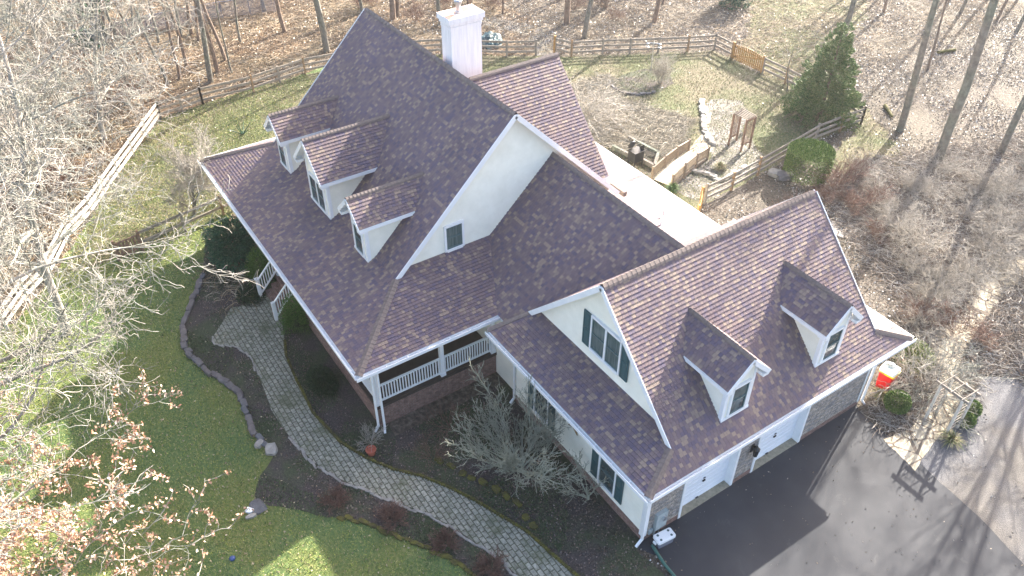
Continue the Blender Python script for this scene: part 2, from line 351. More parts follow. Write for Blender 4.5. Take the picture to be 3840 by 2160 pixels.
# ================================================================== SETTING
def wob(pts, amp=.15, step=.6, seed=1, closed=True):
    r = random.Random(seed); out = []; n = len(pts)
    for i in range(n if closed else n-1):
        a, b = Vector(pts[i][:2]), Vector(pts[(i+1) % n][:2]); L = (b-a).length; k = max(1, int(L/step)); d = (b-a).normalized() if L > 0 else Vector((1, 0)); nn = Vector((-d.y, d.x))
        for j in range(k):
            out.append(a+(b-a)*(j/k)+nn*(r.uniform(-amp, amp) if (j or i) else 0))
    if not closed: out.append(Vector(pts[-1][:2]))
    return out
def sheet(name, pts, z, m, amp=.1, step=.5, seed=1):
    p = wob(pts, amp, step, seed); bm = bmesh.new(); vs = [bm.verts.new((q.x, q.y, z)) for q in p]; f = bm.faces.new(vs)
    if f.calc_area() and f.normal.z < 0: f.normal_flip()
    bm.normal_update()
    if f.normal.z < 0: f.normal_flip()
    bmesh.ops.triangulate(bm, faces=[f]); me = bpy.data.meshes.new(name); uv = bm.loops.layers.uv.new('UVMap')
    for f in bm.faces:
        for l in f.loops: l[uv].uv = (l.vert.co.x, l.vert.co.y)
    bm.to_mesh(me); bm.free(); me.materials.append(m); o = bpy.data.objects.new(name, me); C.objects.link(o); o['kind'] = 'structure'; return o
D = lambda L, z=0.: [G(u, v, z) for u, v in L]
me = MB(); me.face([(-420, -420, 0), (420, -420, 0), (420, 420, 0), (-420, 420, 0)])
tag(me.build('ground', M['litter']), kind='structure')
WALK_L = [(600, 773), (583, 773), (560, 812), (533, 853), (540, 868), (600, 876), (633, 903), (653, 950), (667, 986), (683, 1033), (720, 1089), (753, 1126), (793, 1166), (859, 1208), (942, 1243), (992, 1263), (1059, 1286), (1126, 1319), (1192, 1363), (1242, 1396), (1302, 1449), (1400, 1530)]
WALK_R = [(672, 742), (709, 797), (712, 830), (717, 860), (720, 896), (747, 960), (763, 989), (787, 1039), (859, 1116), (926, 1156), (992, 1183), (1059, 1199), (1126, 1226), (1192, 1259), (1259, 1299), (1326, 1339), (1392, 1399), (1450, 1449), (1560, 1540)]
STONES = [(510, 700), (490, 750), (473, 783), (463, 816), (460, 850), (470, 883), (493, 913), (527, 940), (567, 963), (607, 993), (623, 1039), (633, 1073), (650, 1103), (680, 1129)]
BED_E = [(690, 1150), (650, 1200), (640, 1256), (680, 1272), (733, 1279), (800, 1299), (859, 1303), (926, 1319), (992, 1349), (1059, 1373), (1109, 1396), (1159, 1423), (1210, 1460), (1300, 1560)]
back = [(760, 193), (511, 263), (405, 300), (130, 690), (50, 800), (-260, 1000), (-400, 1700), (900, 1900), (1300, 1600)]
front_lawn = D([(700, 1130), (500, 690), (575, 560), (700, 300), (860, 150)]) + D([(760, 188), (640, 222), (511, 263), (405, 298), (290, 450), (130, 700), (40, 815), (-500, 900), (-700, 1300), (-300, 2100), (700, 2200), (1350, 1700), (1250, 1480)])
sheet('lawn', front_lawn, .004, M['lawn'], .12, .5, 3)
sheet('woods_floor', D([(-700, 900), (40, 800), (130, 695), (300, 450), (405, 300), (511, 263), (768, 187), (1112, 135), (1350, 140), (1350, 40), (900, -140), (-100, -160), (-900, 300)]), .003, M['litter_brown'], .6, 1.2, 31)
sheet('back_lawn', D([(511, 262), (768, 187), (860, 168), (1112, 136), (1275, 142), (1350, 142), (1437, 144), (1729, 132), (1797, 127), (1840, 150), (1920, 190), (1975, 215), (2165, 314), (2050, 355), (1905, 445), (1768, 515), (1700, 640)]) + [Vector((-12, 9, 0)), Vector((-20, 9, 0)), Vector((-27, 3, 0)), Vector((-27, -4, 0))] + D([(563, 540), (420, 600), (300, 645), (150, 700), (295, 450), (405, 300)]), .008, M['backlawn'], .12, .6, 4)
sheet('clearing', D([(1900, -60), (2180, -60), (2190, 40), (2110, 110), (2060, 160), (2230, 330), (2290, 420), (2180, 480), (2080, 400), (2165, 316), (1975, 216), (1840, 150), (1880, 90)]), .012, M['backlawn'], .5, .7, 5)
sheet('garden_bed', D([(510, 700), (490, 750), (473, 783), (463, 816), (460, 850), (470, 883), (493, 913), (527, 940), (567, 963), (607, 993), (623, 1039), (633, 1073), (650, 1103), (670, 1129), (690, 1150), (650, 1200), (640, 1256)] + BED_E[3:]) + D([(1500, 1600), (1690, 1460)]) + [Vector((.25, -.45, 0)), Vector((.05, .3, 0)), Vector((-9, .5, 0)), Vector((-9, -5, 0)), Vector((-27, -5, 0)), Vector((-27.2, -7, 0))] + D([(520, 590)]), .016, M['mulch'], .05, .4, 6)
sheet('rear_planting', D([(1535, 212), (1560, 190), (1620, 172), (1680, 180), (1695, 210), (1660, 232), (1600, 243), (1550, 232)]), .014, M['mulch'], .06, .3, 7)
sheet('rock_garden', D([(1772, 262), (1800, 248), (1860, 252), (1885, 280), (1870, 330), (1920, 390), (1900, 420), (1840, 470), (1780, 510), (1740, 500), (1690, 475), (1700, 455), (1790, 400), (1775, 350), (1765, 300)]), .014, M['rockbed'], .12, .4, 8)
sheet('rear_bed', D([(1440, 350), (1500, 340), (1580, 352), (1660, 396), (1640, 450), (1700, 500), (1740, 560), (1600, 520), (1500, 440)]), .013, M['litter'], .1, .4, 9)
sheet('garage_side_bed', [Vector((.05, 11.2, 0)), Vector((.4, 11.3, 0))] + D([(2210, 1078), (2270, 1126), (2330, 1120), (2380, 1040), (2350, 960), (2330, 880), (2280, 800)]) + [Vector((-3, 13.5, 0)), Vector((-6, 12.5, 0)), Vector((-6, 11, 0))], .014, M['litter'], .08, .4, 10)
sheet('gravel_strip', D([(2270, 1124), (2330, 1100), (2400, 1060), (2440, 985), (2480, 950), (2540, 940), (2600, 990), (2760, 1060), (3000, 1700), (2700, 1700), (2450, 1330)]), .018, M['gravel'], .12, .4, 11)
drive = [Vector((-.05, .1, 0)), Vector((-.05, 11.62, 0))] + D([(2164, 1036), (2214, 1082), (2270, 1126), (2330, 1183), (2400, 1244), (2460, 1298), (2530, 1372), (2610, 1460), (2760, 1640)]) + [Vector((18, 4, 0)), Vector((16, -14, 0)), Vector((5, -14, 0))] + D([(1760, 1560), (1690, 1449), (1660, 1400)]) + [Vector((.25, -.35, 0))]
sheet('driveway', drive, .022, M['asphalt'], .03, .5, 12)
sheet('walkway', D(WALK_L + WALK_R[::-1]), .028, M['paver'], .0, .5, 13)
FLAG = [(2222, 1106), (2300, 1185), (2345, 1120), (2400, 1050), (2424, 985), (2410, 920), (2440, 860), (2500, 770), (2576, 700), (2700, 590), (2680, 570), (2540, 655), (2470, 700), (2410, 800), (2345, 850), (2330, 880), (2372, 930), (2352, 1000), (2290, 1080)]
sheet('flagstone_path', D(FLAG), .026, M['flag'], .04, .3, 14)
sheet('dirt_path', D([(1350, 140), (1395, 140), (1410, 110), (1400, 80), (1330, 60), (1200, 40), (1200, 60), (1330, 90)]), .010, M['rockbed'], .15, .4, 15)
sheet('stepping_path', D([(1734, 382), (1775, 399), (1795, 372), (1785, 330), (1790, 290), (1775, 262), (1762, 262), (1765, 300), (1765, 340), (1745, 362)]), .018, M['flag'], .06, .3, 16)
sheet('rear_patio', [Vector((-19, 8, 0)), Vector((-19, 13, 0)), Vector((-5, 13.2, 0)), Vector((-5, 8, 0))], .030, M['concrete'], .0, 1, 17)
sheet('puddle', D([(2085, 560), (2100, 552), (2140, 560), (2158, 580), (2150, 600), (2110, 598), (2092, 585)]), .020, M['water'], .08, .3, 18)

# ================================================================== HOUSE
H = empty('house', (-9, 3, 0), 'large cream sided house with plum brown shingled gable roofs, wraparound porch and two car garage', 'house')
tin = math.tan
def roof_part(polys, name='roof', label=None, th=.17):
    a = MB()
    for p in polys: a.courses(p, .143, .026)
    o = a.build(name, M['shingle'], H)
    for p in polys:
        b = MB(); b.slab(p, th, off=.012); b.build('roof_deck', M['white'], o)
    if label: o['label'] = label
    return o
def cap_row(mb, p0, p1, n1, n2, w=.15, step=.17, lift=.02, rise=.016):
    p0, p1 = Vector(p0), Vector(p1); d = (p1-p0); L = d.length; d.normalize(); n1, n2 = Vector(n1).normalized(), Vector(n2).normalized()
    s1 = d.cross(n1); s2 = -d.cross(n2)
    if s1.z > 0: s1 = -s1
    if s2.z > 0: s2 = -s2
    up = (n1+n2).normalized(); k = int(L/step)
    for i in range(k):
        a = p0+d*(i*step); b = p0+d*min(L, i*step+step*1.25)
        sec = lambda p, h: [p+s1*w+n1*h, p+s1*w*.45+n1*(h+.02), p+up*(h+.035), p+s2*w*.45+n2*(h+.02), p+s2*w+n2*h]
        A = sec(a, lift+rise); B = sec(b, lift)
        for j in range(4): mb.face([A[j], A[j+1], B[j+1], B[j]]); mb.face([A[j]-up*rise*1.4, A[j+1]-up*rise*1.4, A[j+1], A[j]])
        mb.face([A[0], B[0], B[0]-n1*(lift+.01), A[0]-n1*(lift+rise)]); mb.face([A[4]-n2*(lift+rise), B[4]-n2*(lift+.01), B[4], A[4]])
def nrm(p):
    P = [Vector(q) for q in p]; n = Vector((0, 0, 0))
    for i in range(len(P)): n += P[i].cross(P[(i+1) % len(P)])
    n.normalize(); return n if n.z > 0 else -n
# --- garage
gsl = (8.55-3.82)/4.70
GF = [(.70, -.81, 3.82), (.70, 12.44, 3.82), (0, 10.85, 4.524), (-4, 10.85, 8.55), (-4, .64, 8.55), (0, .64, 4.524)]
GR = [(-8.70, 12.44, 3.82), (-8.70, -.81, 3.82), (-8.0, .64, 4.524), (-4, .64, 8.55), (-4, 10.85, 8.55), (-8.0, 10.85, 4.524)]
GN = [(-8.70, -.81, 3.82), (.70, -.81, 3.82), (0, .64, 4.524), (-.16, .97, 4.684), (-7.84, .97, 4.684), (-8.0, .64, 4.524)]
GS = [(.70, 12.44, 3.82), (-8.70, 12.44, 3.82), (-8.0, 10.85, 4.524), (-7.84, 10.5, 4.68), (-.16, 10.5, 4.68), (0, 10.85, 4.524)]
roof_part([GF, GR], label='steep garage roof with two dormers')
roof_part([GN], name='skirt_roof'); roof_part([GS], name='skirt_roof')
c = MB(); cap_row(c, (-4, .66, 8.55), (-4, 10.85, 8.55), nrm(GF), nrm(GR), .17, .2, .04, .012)
cap_row(c, (.70, -.81, 3.83), (.0, .64, 4.53), nrm(GF), nrm(GN)); cap_row(c, (-8.7, -.81, 3.83), (-8.0, .64, 4.53), nrm(GR), nrm(GN)); cap_row(c, (.70, 12.44, 3.83), (0, 10.85, 4.53), nrm(GF), nrm(GS))
c.build('ridge_cap', M['cap'], H)
# --- main house
MF = [(-24.62, -3.01, 5.21), (-11.82, -3.01, 5.21), (-11.82, 2.586, 10.69), (-24.62, 2.586, 10.69)]
MP = [(-27.32, -6.09, 3.89), (-9.12, -6.09, 3.89), (-11.82, -3.01, 5.21), (-24.62, -3.01, 5.21)]
MR = [(-24.62, 8.14, 5.25), (-24.62, 2.586, 10.69), (-11.82, 2.586, 10.69), (-11.82, 8.14, 5.25)]
MS = [(-9.12, -6.09, 3.89), (-9.12, .0, 3.89), (-12.12, 1.486, 5.357), (-12.14, -2.6, 5.366), (-11.82, -3.01, 5.21)]
MS = [(-9.12, -6.09, 3.89), (-9.12, .10, 3.89), (-12.12, 1.55, 5.357), (-12.12, -2.668, 5.357), (-11.82, -3.01, 5.21)]
MW = [(-27.32, -6.09, 3.89), (-24.62, -3.01, 5.21), (-24.32, -2.668, 5.357), (-24.32, 2.2, 5.357), (-27.32, 2.2, 3.89)]
roof_part([MF, MR], label='steep main roof with three dormers')
roof_part([MP, MS, MW], name='porch_roof', th=.15)
CF = [(-12.13, 4.587, 8.24), (-12.13, -.06, 3.895), (-8.60, -.06, 3.895), (-4.25, 4.587, 8.24)]
CR = [(-12.13, 4.587, 8.24), (-4.25, 4.587, 8.24), (-6.5, 8.4, 4.43), (-12.13, 8.4, 4.43)]
roof_part([CF, CR], label='connecting roof between main house and garage')
XG1 = [(-16.3, 2.6, 10.18), (-16.3, 7.83, 10.18), (-12.2, 7.83, 5.98), (-12.2, 2.6, 5.98)]
XG2 = [(-20.4, 2.6, 5.98), (-20.4, 7.83, 5.98), (-16.3, 7.83, 10.18), (-16.3, 2.6, 10.18)]
XG1 = [(-16.3, 3.11, 10.18), (-16.3, 7.83, 10.18), (-12.2, 7.83, 5.98), (-12.2, 7.4, 5.98)]
XG2 = [(-20.4, 7.4, 5.98), (-20.4, 7.83, 5.98), (-16.3, 7.83, 10.18), (-16.3, 3.11, 10.18)]
roof_part([XG1, XG2], label='rear cross gable roof')
LR = [(-20.5, 12.5, 3.0), (-20.5, 7.6, 4.35), (-4.6, 7.6, 4.35), (-5.9, 12.5, 3.0)]
roof_part([LR[::-1]], name='low_roof', label='low slope rear roof in glaring sun', th=.22)
c = MB(); cap_row(c, (-11.84, 2.586, 10.69), (-24.6, 2.586, 10.69), nrm(MF), nrm(MR), .14, .30, .03, .02)
cap_row(c, (-9.12, -6.09, 3.9), (-11.80, -3.03, 5.21), nrm(MP), nrm(MS)); cap_row(c, (-27.32, -6.09, 3.9), (-24.62, -3.01, 5.21), nrm(MP), nrm(MW))
cap_row(c, (-4.3, 4.587, 8.24), (-12.1, 4.587, 8.24), nrm(CF), nrm(CR), .14, .30, .03, .02); cap_row(c, (-16.3, 7.81, 10.18), (-16.3, 3.2, 10.18), nrm(XG1), nrm(XG2), .14, .25, .03, .02)
c.build('ridge_cap', M['cap'], H)
# flashing lines at valleys (thin grey metal)
# --- walls
def siding(poly, parent=H, name='wall', m='cream'):
    a = MB(); a.courses(poly, .125, .032, .001); return a.build(name, M[m], parent)
def wallbox(x0, x1, y0, y1, z0, z1, name='wall', m='cream'):
    a = MB(); a.box(x0, x1, y0, y1, z0, z1); a.build(name, M[m], H)
wallbox(-7.98, -.30, .02, 11.57, .02, 3.80)
siding([(-8.0, 0, .45), (0, 0, .45), (0, 0, 3.66), (-8.0, 0, 3.66)])
siding([(-.12, .95, 4.69), (-.35, .95, 4.69), (-4, .95, 8.38), (-7.65, .95, 4.69)][1:])
siding([(-7.65, 10.54, 4.69), (-4, 10.54, 8.38), (-.35, 10.54, 4.69)])
a = MB(); a.box(-8.02, .0, -.03, .02, 0, .44); a.build('brick_base', M['brick'], H)
siding([(-12.12, -2.70, 5.345), (-12.12, 8.0, 5.345), (-12.12, 2.586, 10.52)])
siding([(-24.32, 8.0, 5.345), (-24.32, -2.70, 5.345), (-24.32, 2.586, 10.52)])
wallbox(-24.3, -12.14, -3.05, 7.9, .9, 4.95)
wallbox(-12.14, -8.0, .25, 7.9, .02, 4.0)
wallbox(-12.6, -8.0, 7.6, 8.2, .02, 4.0)
wallbox(-20.2, -6.1, 8.2, 12.2, .02, 2.9)
wallbox(-20.1, -12.5, 7.2, 7.55, 4.2, 5.9)
a = MB(); a.slab([(-20.0, 7.5, 6.0), (-12.6, 7.5, 6.0), (-16.3, 7.5, 9.85)], 0.001); a.build('wall', M['cream'], H)
siding([(-12.6, 7.56, 6.0), (-20.0, 7.56, 6.0), (-16.3, 7.56, 9.9)])
# garage front: stone veneer with two door openings
DOORS = [(1.75, 4.25), (5.44, 7.96)]
a = MB()
for y0, y1, z0, z1 in ((.02, DOORS[0][0]-.1, .26, 3.66), (DOORS[0][1]+.1, DOORS[1][0]-.1, .26, 3.66), (DOORS[1][1]+.1, 11.6, .26, 3.66), (DOORS[0][0]-.1, DOORS[0][1]+.1, 2.2, 3.66), (DOORS[1][0]-.1, DOORS[1][1]+.1, 2.2, 3.66)):
    a.box(-.29, .06, y0, y1, z0, z1)
a.build('stone_wall', M['stone'], H)
for y0, y1 in ((0, DOORS[0][0]-.1), (DOORS[0][1]+.1, DOORS[1][0]-.1), (DOORS[1][1]+.1, 11.6)): a = MB(); a.box(-.02, .075, y0, y1, 0, .255); a.build('brick_base', M['brick'], H)
for y0, y1 in DOORS:
    fr = MB(); fr.box(-.25, .10, y0-.11, y0, 0, 2.13); fr.box(-.25, .10, y1, y1+.11, 0, 2.13); fr.box(-.25, .10, y0-.11, y1+.11, 2.13, 2.24)
    g = fr.build('garage_door_frame', M['white'], H)
    p = MB(); p.box(-.26, -.20, y0, y1, .05, 2.13)
    for r in range(4):
        for q in range(8):
            ya = y0+.08+q*(y1-y0-.12)/8; za = .12+r*.5
            for dz in (0, .23): p.box(-.20, -.188, ya, ya+.27, za+dz, za+dz+.045)
    p.build('door_panel', M['gdoor'], g)
    for hb in ((-.188, -.15, (y0+y1)/2-.06, (y0+y1)/2+.06, .95, 1.02), (-.188, -.16, (y0+y1)/2-.05, (y0+y1)/2+.05, 1.12, 1.15), (-.19, -.14, y0+1.0, y0+1.12, .1, .14)): h = MB(); h.box(*hb); h.build('handle', M['black'], g)
    q = MB(); q.box(-.26, .10, y0+.001, y1-.001, -.02, .045); q.build('sill', M['concrete'], g)
# corner boards
for bb in (((-.12, .075, -.05, .0, .25, 3.64), (.062, .085, -.05, .12, .25, 3.64)), ((-8.06, -7.94, -.05, .0, .3, 3.64),), ((.062, .085, 11.5, 11.66, .2, 3.64), (-.1, .085, 11.6, 11.66, .2, 3.64))):
    a = MB()
    for b in bb: a.box(*b)
    a.build('corner_board', M['white'], H)
# --- windows
def window(o, u, n, w, h, mat_pane='glass', parent=H, rails=1, two=1, casing=.09, name='window'):
    """o lower-left corner on the wall, u right direction, n outward"""
    o, u, n = Vector(o)+Vector(n)*.03, Vector(u), Vector(n); z = Vector((0, 0, 1)); P = lambda a, b, c: o+u*a+z*b+n*c
    def bx(mb, a0, a1, b0, b1, c0, c1):
        mb.obox(P((a0+a1)/2, (b0+b1)/2, (c0+c1)/2), u*(a1-a0)/2, -n*(c1-c0)/2 if u.cross(z).dot(n) > 0 else n*(c1-c0)/2, z*(b1-b0)/2)
    f = MB(); W = w*two+(two-1)*.09
    bx(f, -casing, 0, -casing, h+casing, -.05, .05); bx(f, W, W+casing, -casing, h+casing, -.05, .05)
    bx(f, 0, W, -casing-.03, 0, -.05, .075); bx(f, 0, W, h, h+casing+.02, -.05, .065)
    for k in range(1, two): bx(f, k*w+(k-1)*.09, k*(w+.09), 0, h, -.05, .05)
    fo = f.build(name, M['white'], parent)
    if parent is not H: par = parent
    else: par = fo
    s_ = MB(); g = MB()
    for k in range(two):
        a = k*(w+.09); t = .045
        bx(s_, a, a+t, 0, h, .0, .03); bx(s_, a+w-t, a+w, 0, h, .0, .03); bx(s_, a+t, a+w-t, 0, t*1.4, .0, .03); bx(s_, a+t, a+w-t, h-t, h, .0, .03); bx(s_, a+t, a+w-t, h*.5-.03, h*.5+.03, .0, .035)
        bx(g, a+t, a+w-t, t*1.4, h-t, -.03, .008)
    s_.build('sash', M['sash'], par); g.build('pane', M[mat_pane], par); return fo
def shutter(o, u, n, w, h):
    o, u, n = Vector(o)+Vector(n)*.028, Vector(u), Vector(n); z = Vector((0, 0, 1)); m = MB()
    def bx(a0, a1, b0, b1, c0, c1): m.obox(o+u*(a0+a1)/2+z*(b0+b1)/2+n*(c0+c1)/2, u*(a1-a0)/2, -n*(c1-c0)/2 if u.cross(z).dot(n) > 0 else n*(c1-c0)/2, z*(b1-b0)/2)
    bx(0, w, 0, h, .0, .03); t = .05
    for a0, a1, b0, b1 in ((0, t, 0, h), (w-t, w, 0, h), (t, w-t, 0, t), (t, w-t, h-t, h), (t, w-t, h*.48, h*.48+t)): bx(a0, a1, b0, b1, .031, .048)
    for b0, b1 in ((t*1.8, h*.48-t*.8), (h*.48+t*1.8, h-t*1.8)): bx(t*1.8, w-t*1.8, b0, b1, .031, .044)
    m.build('shutter', M['shutter'], H)
X, Y = Vector((1, 0, 0)), Vector((0, 1, 0))
for x in (-2.41, -6.46):
    window((x, -.012, .82), X, -Y, .80, 1.42); shutter((x-.47, -.016, .76), X, -Y, .38, 1.52); shutter((x+.89, -.016, .76), X, -Y, .38, 1.52)
window((-4.56, .935, 5.26), X, -Y, .70, 1.42, 'curtain', two=2, casing=.07)
shutter((-5.03, .932, 5.2), X, -Y, .38, 1.53); shutter((-2.96, .932, 5.2), X, -Y, .38, 1.53)
window((-12.10, -.57, 5.48), Y, X, .72, 1.06, 'curtain')
# --- dormers
def dormer(ax, pos, front, wallp, zr, ze, hd, hw, roofz, slopef, win_two=1, winw=.72, lab=None, zb=None, kink=None):
    """ax 'y' faces -Y (main roof) or 'x' faces +X (garage). roofz(d) gives depth coordinate on roof for height z"""
    # local frame: s = sideways, d = depth inward from the front
    def P(s_, d_, z_):
        return Vector((pos+s_, d_, z_)) if ax == 'y' else Vector((d_, pos+s_, z_))
    inw = 1 if ax == 'y' else -1
    top = MB(); sl = (zr-ze)/hd
    polys = []
    for sg in (-1, 1):
        p = [P(0, front, zr), P(sg*hd, front, ze), P(sg*hd, roofz(ze), ze), P(0, roofz(zr), zr)]
        n = (p[1]-p[0]).cross(p[2]-p[0])
        if n.z < 0: p = p[::-1]
        polys.append(p); top.courses(p, .143, .024)
    r = top.build('dormer', M['shingle'], H)
    if lab: r['label'] = lab
    b = MB()
    for p in polys: b.slab(p, .10, off=.012)
    # cornice returns
    for sg in (-1, 1):
        c0 = P(sg*(hd-.13), front+inw*.16, ze-.17)
        b.obox(c0, (P(.13, 0, 0)-P(0, 0, 0)), (P(0, .16, 0)-P(0, 0, 0)), Vector((0, 0, .06)))
        a0, a1 = P(sg*hd, front, ze-.09), P(sg*hd, roofz(ze), ze-.09); b.bar(a0, a1, .04, .14)
    # rake boards
        b.bar(P(0, front-inw*.012, zr-.10), P(sg*hd, front-inw*.012, ze-.10), .03, .17)
    b.build('fascia', M['white'], r)
    cc = MB(); cap_row(cc, P(0, front, zr), P(0, roofz(zr), zr), nrm(polys[0]), nrm(polys[1]), .12, .16, .02, .02); cc.build('ridge_cap', M['cap'], r)
    # front wall and cheeks
    zt = ze-.05; zbm = roofz.inv(wallp)-.03
    w_ = MB()
    def crs(p, out):
        p = [Vector(q) for q in p]; n = Vector((0, 0, 0))
        for i in range(len(p)): n += p[i].cross(p[(i+1) % len(p)])
        if n.dot(out) < 0: p = p[::-1]
        w_.courses(p, .11, .022, .001)
    fo = -inw*(Y if ax == 'y' else X); so_ = (X if ax == 'y' else Y)
    gz = zr-(.14)-sl*0
    crs([P(-hw, wallp, zbm), P(hw, wallp, zbm), P(hw, wallp, zr-.14-sl*hw), P(0, wallp, zr-.14), P(-hw, wallp, zr-.14-sl*hw)], fo)
    for sg in (-1, 1):
        zc = zr-.12-sl*hw; pts = [P(sg*hw, wallp, zbm), P(sg*hw, roofz(zc), zc-.0), P(sg*hw, wallp, zc)]
        if kink is not None: pts = [P(sg*hw, wallp, zbm), P(sg*hw, kink[0], kink[1]-.03), P(sg*hw, roofz(zc), zc), P(sg*hw, wallp, zc)]
        crs(pts, so_*sg)
    w_.build('wall', M['cream'], r)
    # corner trim
    t = MB(); e = .07; q = P(0, 0, 0)
    for sg in (-1, 1):
        cz0, cz1 = zbm, zr-.16-sl*hw
        ctr = P(sg*(hw-.035), wallp-inw*.012, (cz0+cz1)/2); t.obox(ctr, P(.06, 0, 0)-q, P(0, .02, 0)-q, Vector((0, 0, (cz1-cz0)/2)))
        ctr = P(sg*(hw+.012), wallp+inw*.05, (cz0+cz1)/2); t.obox(ctr, P(.02, 0, 0)-q, P(0, .065, 0)-q, Vector((0, 0, (cz1-cz0)/2)))
    t.obox(P(0, wallp-inw*.03, zbm+.06), P(hw+.03, 0, 0)-q, P(0, .03, 0)-q, Vector((0, 0, .055)))
    t.build('trim', M['white'], r)
    wtot = winw*win_two+(win_two-1)*.09; z0 = zbm+.2; hh = min(1.25, (zr-.2-sl*wtot/2)-.12-z0)
    if ax == 'y': window(P(-wtot/2, wallp-.012, z0), X, -Y, winw, hh, 'glass', r, two=win_two, casing=.06, name='window_frame')
    else: window(P(-wtot/2, wallp+.012, z0), Y, X, winw, hh, 'glass', r, two=win_two, casing=.06, name='window_frame')
class RZ:
    def __init__(s, f, inv): s.f = f; s.inv = inv
    def __call__(s, z): return s.f(z)
mz = RZ(lambda z: -3.01+(z-5.21)/.979, lambda y: 5.21+.979*(y+3.01) if y > -3.01 else 5.21+.4286*(y+3.01))
for x, lab in ((-22.29, 'small farthest dormer with sunlit roof front'), (-14.19, 'small dormer nearest the white gable')):
    dormer('y', x, -3.69, -3.33, 7.886, 6.96, .96, .60, mz, None, 1, .66, lab, kink=(-3.01, 5.21))
dormer('y', -18.24, -3.69, -3.33, 8.52, 7.10, 1.42, 1.03, mz, None, 2, .66, 'wide middle dormer with paired windows', kink=(-3.01, 5.21))
gz_ = RZ(lambda z: -4+(8.55-z)/gsl, lambda x: 8.55-gsl*(x+4))
for y, lab in ((3.44, 'dormer nearest the garage gable'), (8.08, 'dormer at the far end of the garage roof')):
    dormer('x', y, .30, .027, 7.24, 6.30, .95, .61, gz_, None, 1, .70, lab)
# --- rake boards of the gables
def rake(p, q, w=.035, h=.2): a = MB(); a.bar(Vector(p)-Vector((0, 0, .09)), Vector(q)-Vector((0, 0, .09)), w, h); a.build('rake_board', M['white'], H)
rake((-4, .625, 8.56), (.0, .625, 4.53)); rake((-4, .625, 8.56), (-8.0, .625, 4.53)); rake((-4, 10.865, 8.56), (.0, 10.865, 4.53)); rake((-4, 10.865, 8.56), (-8, 10.865, 4.53))
rake((-11.805, 2.586, 10.70), (-11.805, -3.01, 5.22)); rake((-11.805, 2.586, 10.70), (-11.805, 8.14, 5.26)); rake((-24.635, 2.586, 10.70), (-24.635, -3.01, 5.22)); rake((-24.635, 2.586, 10.70), (-24.635, 8.14, 5.26))
# soffit strips in the gables
# --- gutters
def gutter(pts, z, side, closed_ends=True):
    """pts polyline at the eave edge, outward side = right of travel"""
    g = MB()
    for (x0, y0), (x1, y1) in zip(pts[:-1], pts[1:]):
        d = Vector((x1-x0, y1-y0, 0)); L = d.length; d.normalize(); r = Vector((d.y, -d.x, 0))*side
        a_, b_ = Vector((x0, y0, z)), Vector((x1, y1, z))
        g.bar(a_+r*.005+Vector((0, 0, -.07)), b_+r*.005+Vector((0, 0, -.07)), .02, .14)
        g.bar(a_+r*.065+Vector((0, 0, -.13)), b_+r*.065+Vector((0, 0, -.13)), .11, .016)
        g.bar(a_-d*.0+r*.125+Vector((0, 0, -.06)), b_+d*.12+r*.125+Vector((0, 0, -.06)), .022, .14)
        for k in range(int(L/.9)):
            c_ = a_+d*(k+.5)*.9+r*.065+Vector((0, 0, -.012)); g.obox(c_, d*.012, r*.06, Vector((0, 0, .006)))
    g.build('gutter', M['white'], H)
gutter([(-8.66, -.83), (.72, -.83), (.72, 12.46), (-8.7, 12.46)], 3.81, 1)
gutter([(-27.34, 2.2), (-27.34, -6.11), (-9.10, -6.11), (-9.10, -.06)][::1], 3.88, -1) if False else gutter([(-9.10, -.05), (-9.10, -6.11), (-27.34, -6.11), (-27.34, 2.2)], 3.88, -1)
gutter([(-20.52, 12.52), (-5.9, 12.52)], 2.98, -1)
# --- downspouts
def spout(x, y, zt, foot, dx=0, dy=0, label=None):
    m = MB(); m.box(x-.045, x+.045, y-.035, y+.035, .22, zt)
    m.bar((x, y, .25), (x+foot[0], y+foot[1], .05), .09, .07); m.bar((x, y, zt-.02), (x+dx, y+dy, zt+.35), .09, .07); m.build('downspout', M['white'], H)
spout(.12, -.10, 3.35, (.03, -.28), .3, -.5); spout(-7.9, -.09, 3.35, (.0, -.2), 0, -.55); spout(.13, 11.75, 3.4, (.1, .12), .3, .4)
spout(-9.66, -5.42, 3.3, (.05, -.2), .3, -.4); spout(-9.52, -5.22, 3.3, (.2, -.1), .25, -.2)
# --- porch
a = MB(); a.box(-26.4, -9.72, -5.36, -3.12, 1.06, 1.2); a.box(-12.12, -9.72, -3.12, .24, 1.06, 1.2); a.build('porch_floor', M['deck'], H)
a = MB(); a.box(-26.3, -20.3, -5.30, -5.1, 0, 1.05); a.box(-18.2, -9.78, -5.30, -5.1, 0, 1.05); a.box(-9.98, -9.78, -5.1, .3, 0, 1.05); a.box(-26.3, -26.1, -5.1, 1, 0, 1.05); a.build('brick_base', M['brick'], H)
a = MB(); a.box(-26.3, -9.76, -5.34, -5.12, 3.45, 3.74); a.box(-9.95, -9.76, -5.12, .24, 3.45, 3.74); a.build('porch_beam', M['white'], H)
a = MB(); a.slab([(-9.3, -6.0, 3.74), (-9.3, 0, 3.74), (-12.12, 0, 3.74), (-12.12, -3.1, 3.74), (-24.3, -3.1, 3.74), (-27, -3.1, 3.74), (-27, -6.0, 3.74)][::-1], .02); a.build('porch_ceiling', M['white'], H)
PX = -9.86
for x, y in [(PX, -5.22), (PX, -2.3), (PX, .12), (-12.9, -5.22), (-15.6, -5.22), (-18.1, -5.22), (-20.4, -5.22), (-23.2, -5.22), (-26.2, -5.22)]:
    p = MB(); p.box(x-.08, x+.08, y-.08, y+.08, 1.2, 3.45); p.box(x-.11, x+.11, y-.11, y+.11, 1.2, 1.36); p.box(x-.11, x+.11, y-.11, y+.11, 3.3, 3.45); p.build('porch_post', M['white'], H)
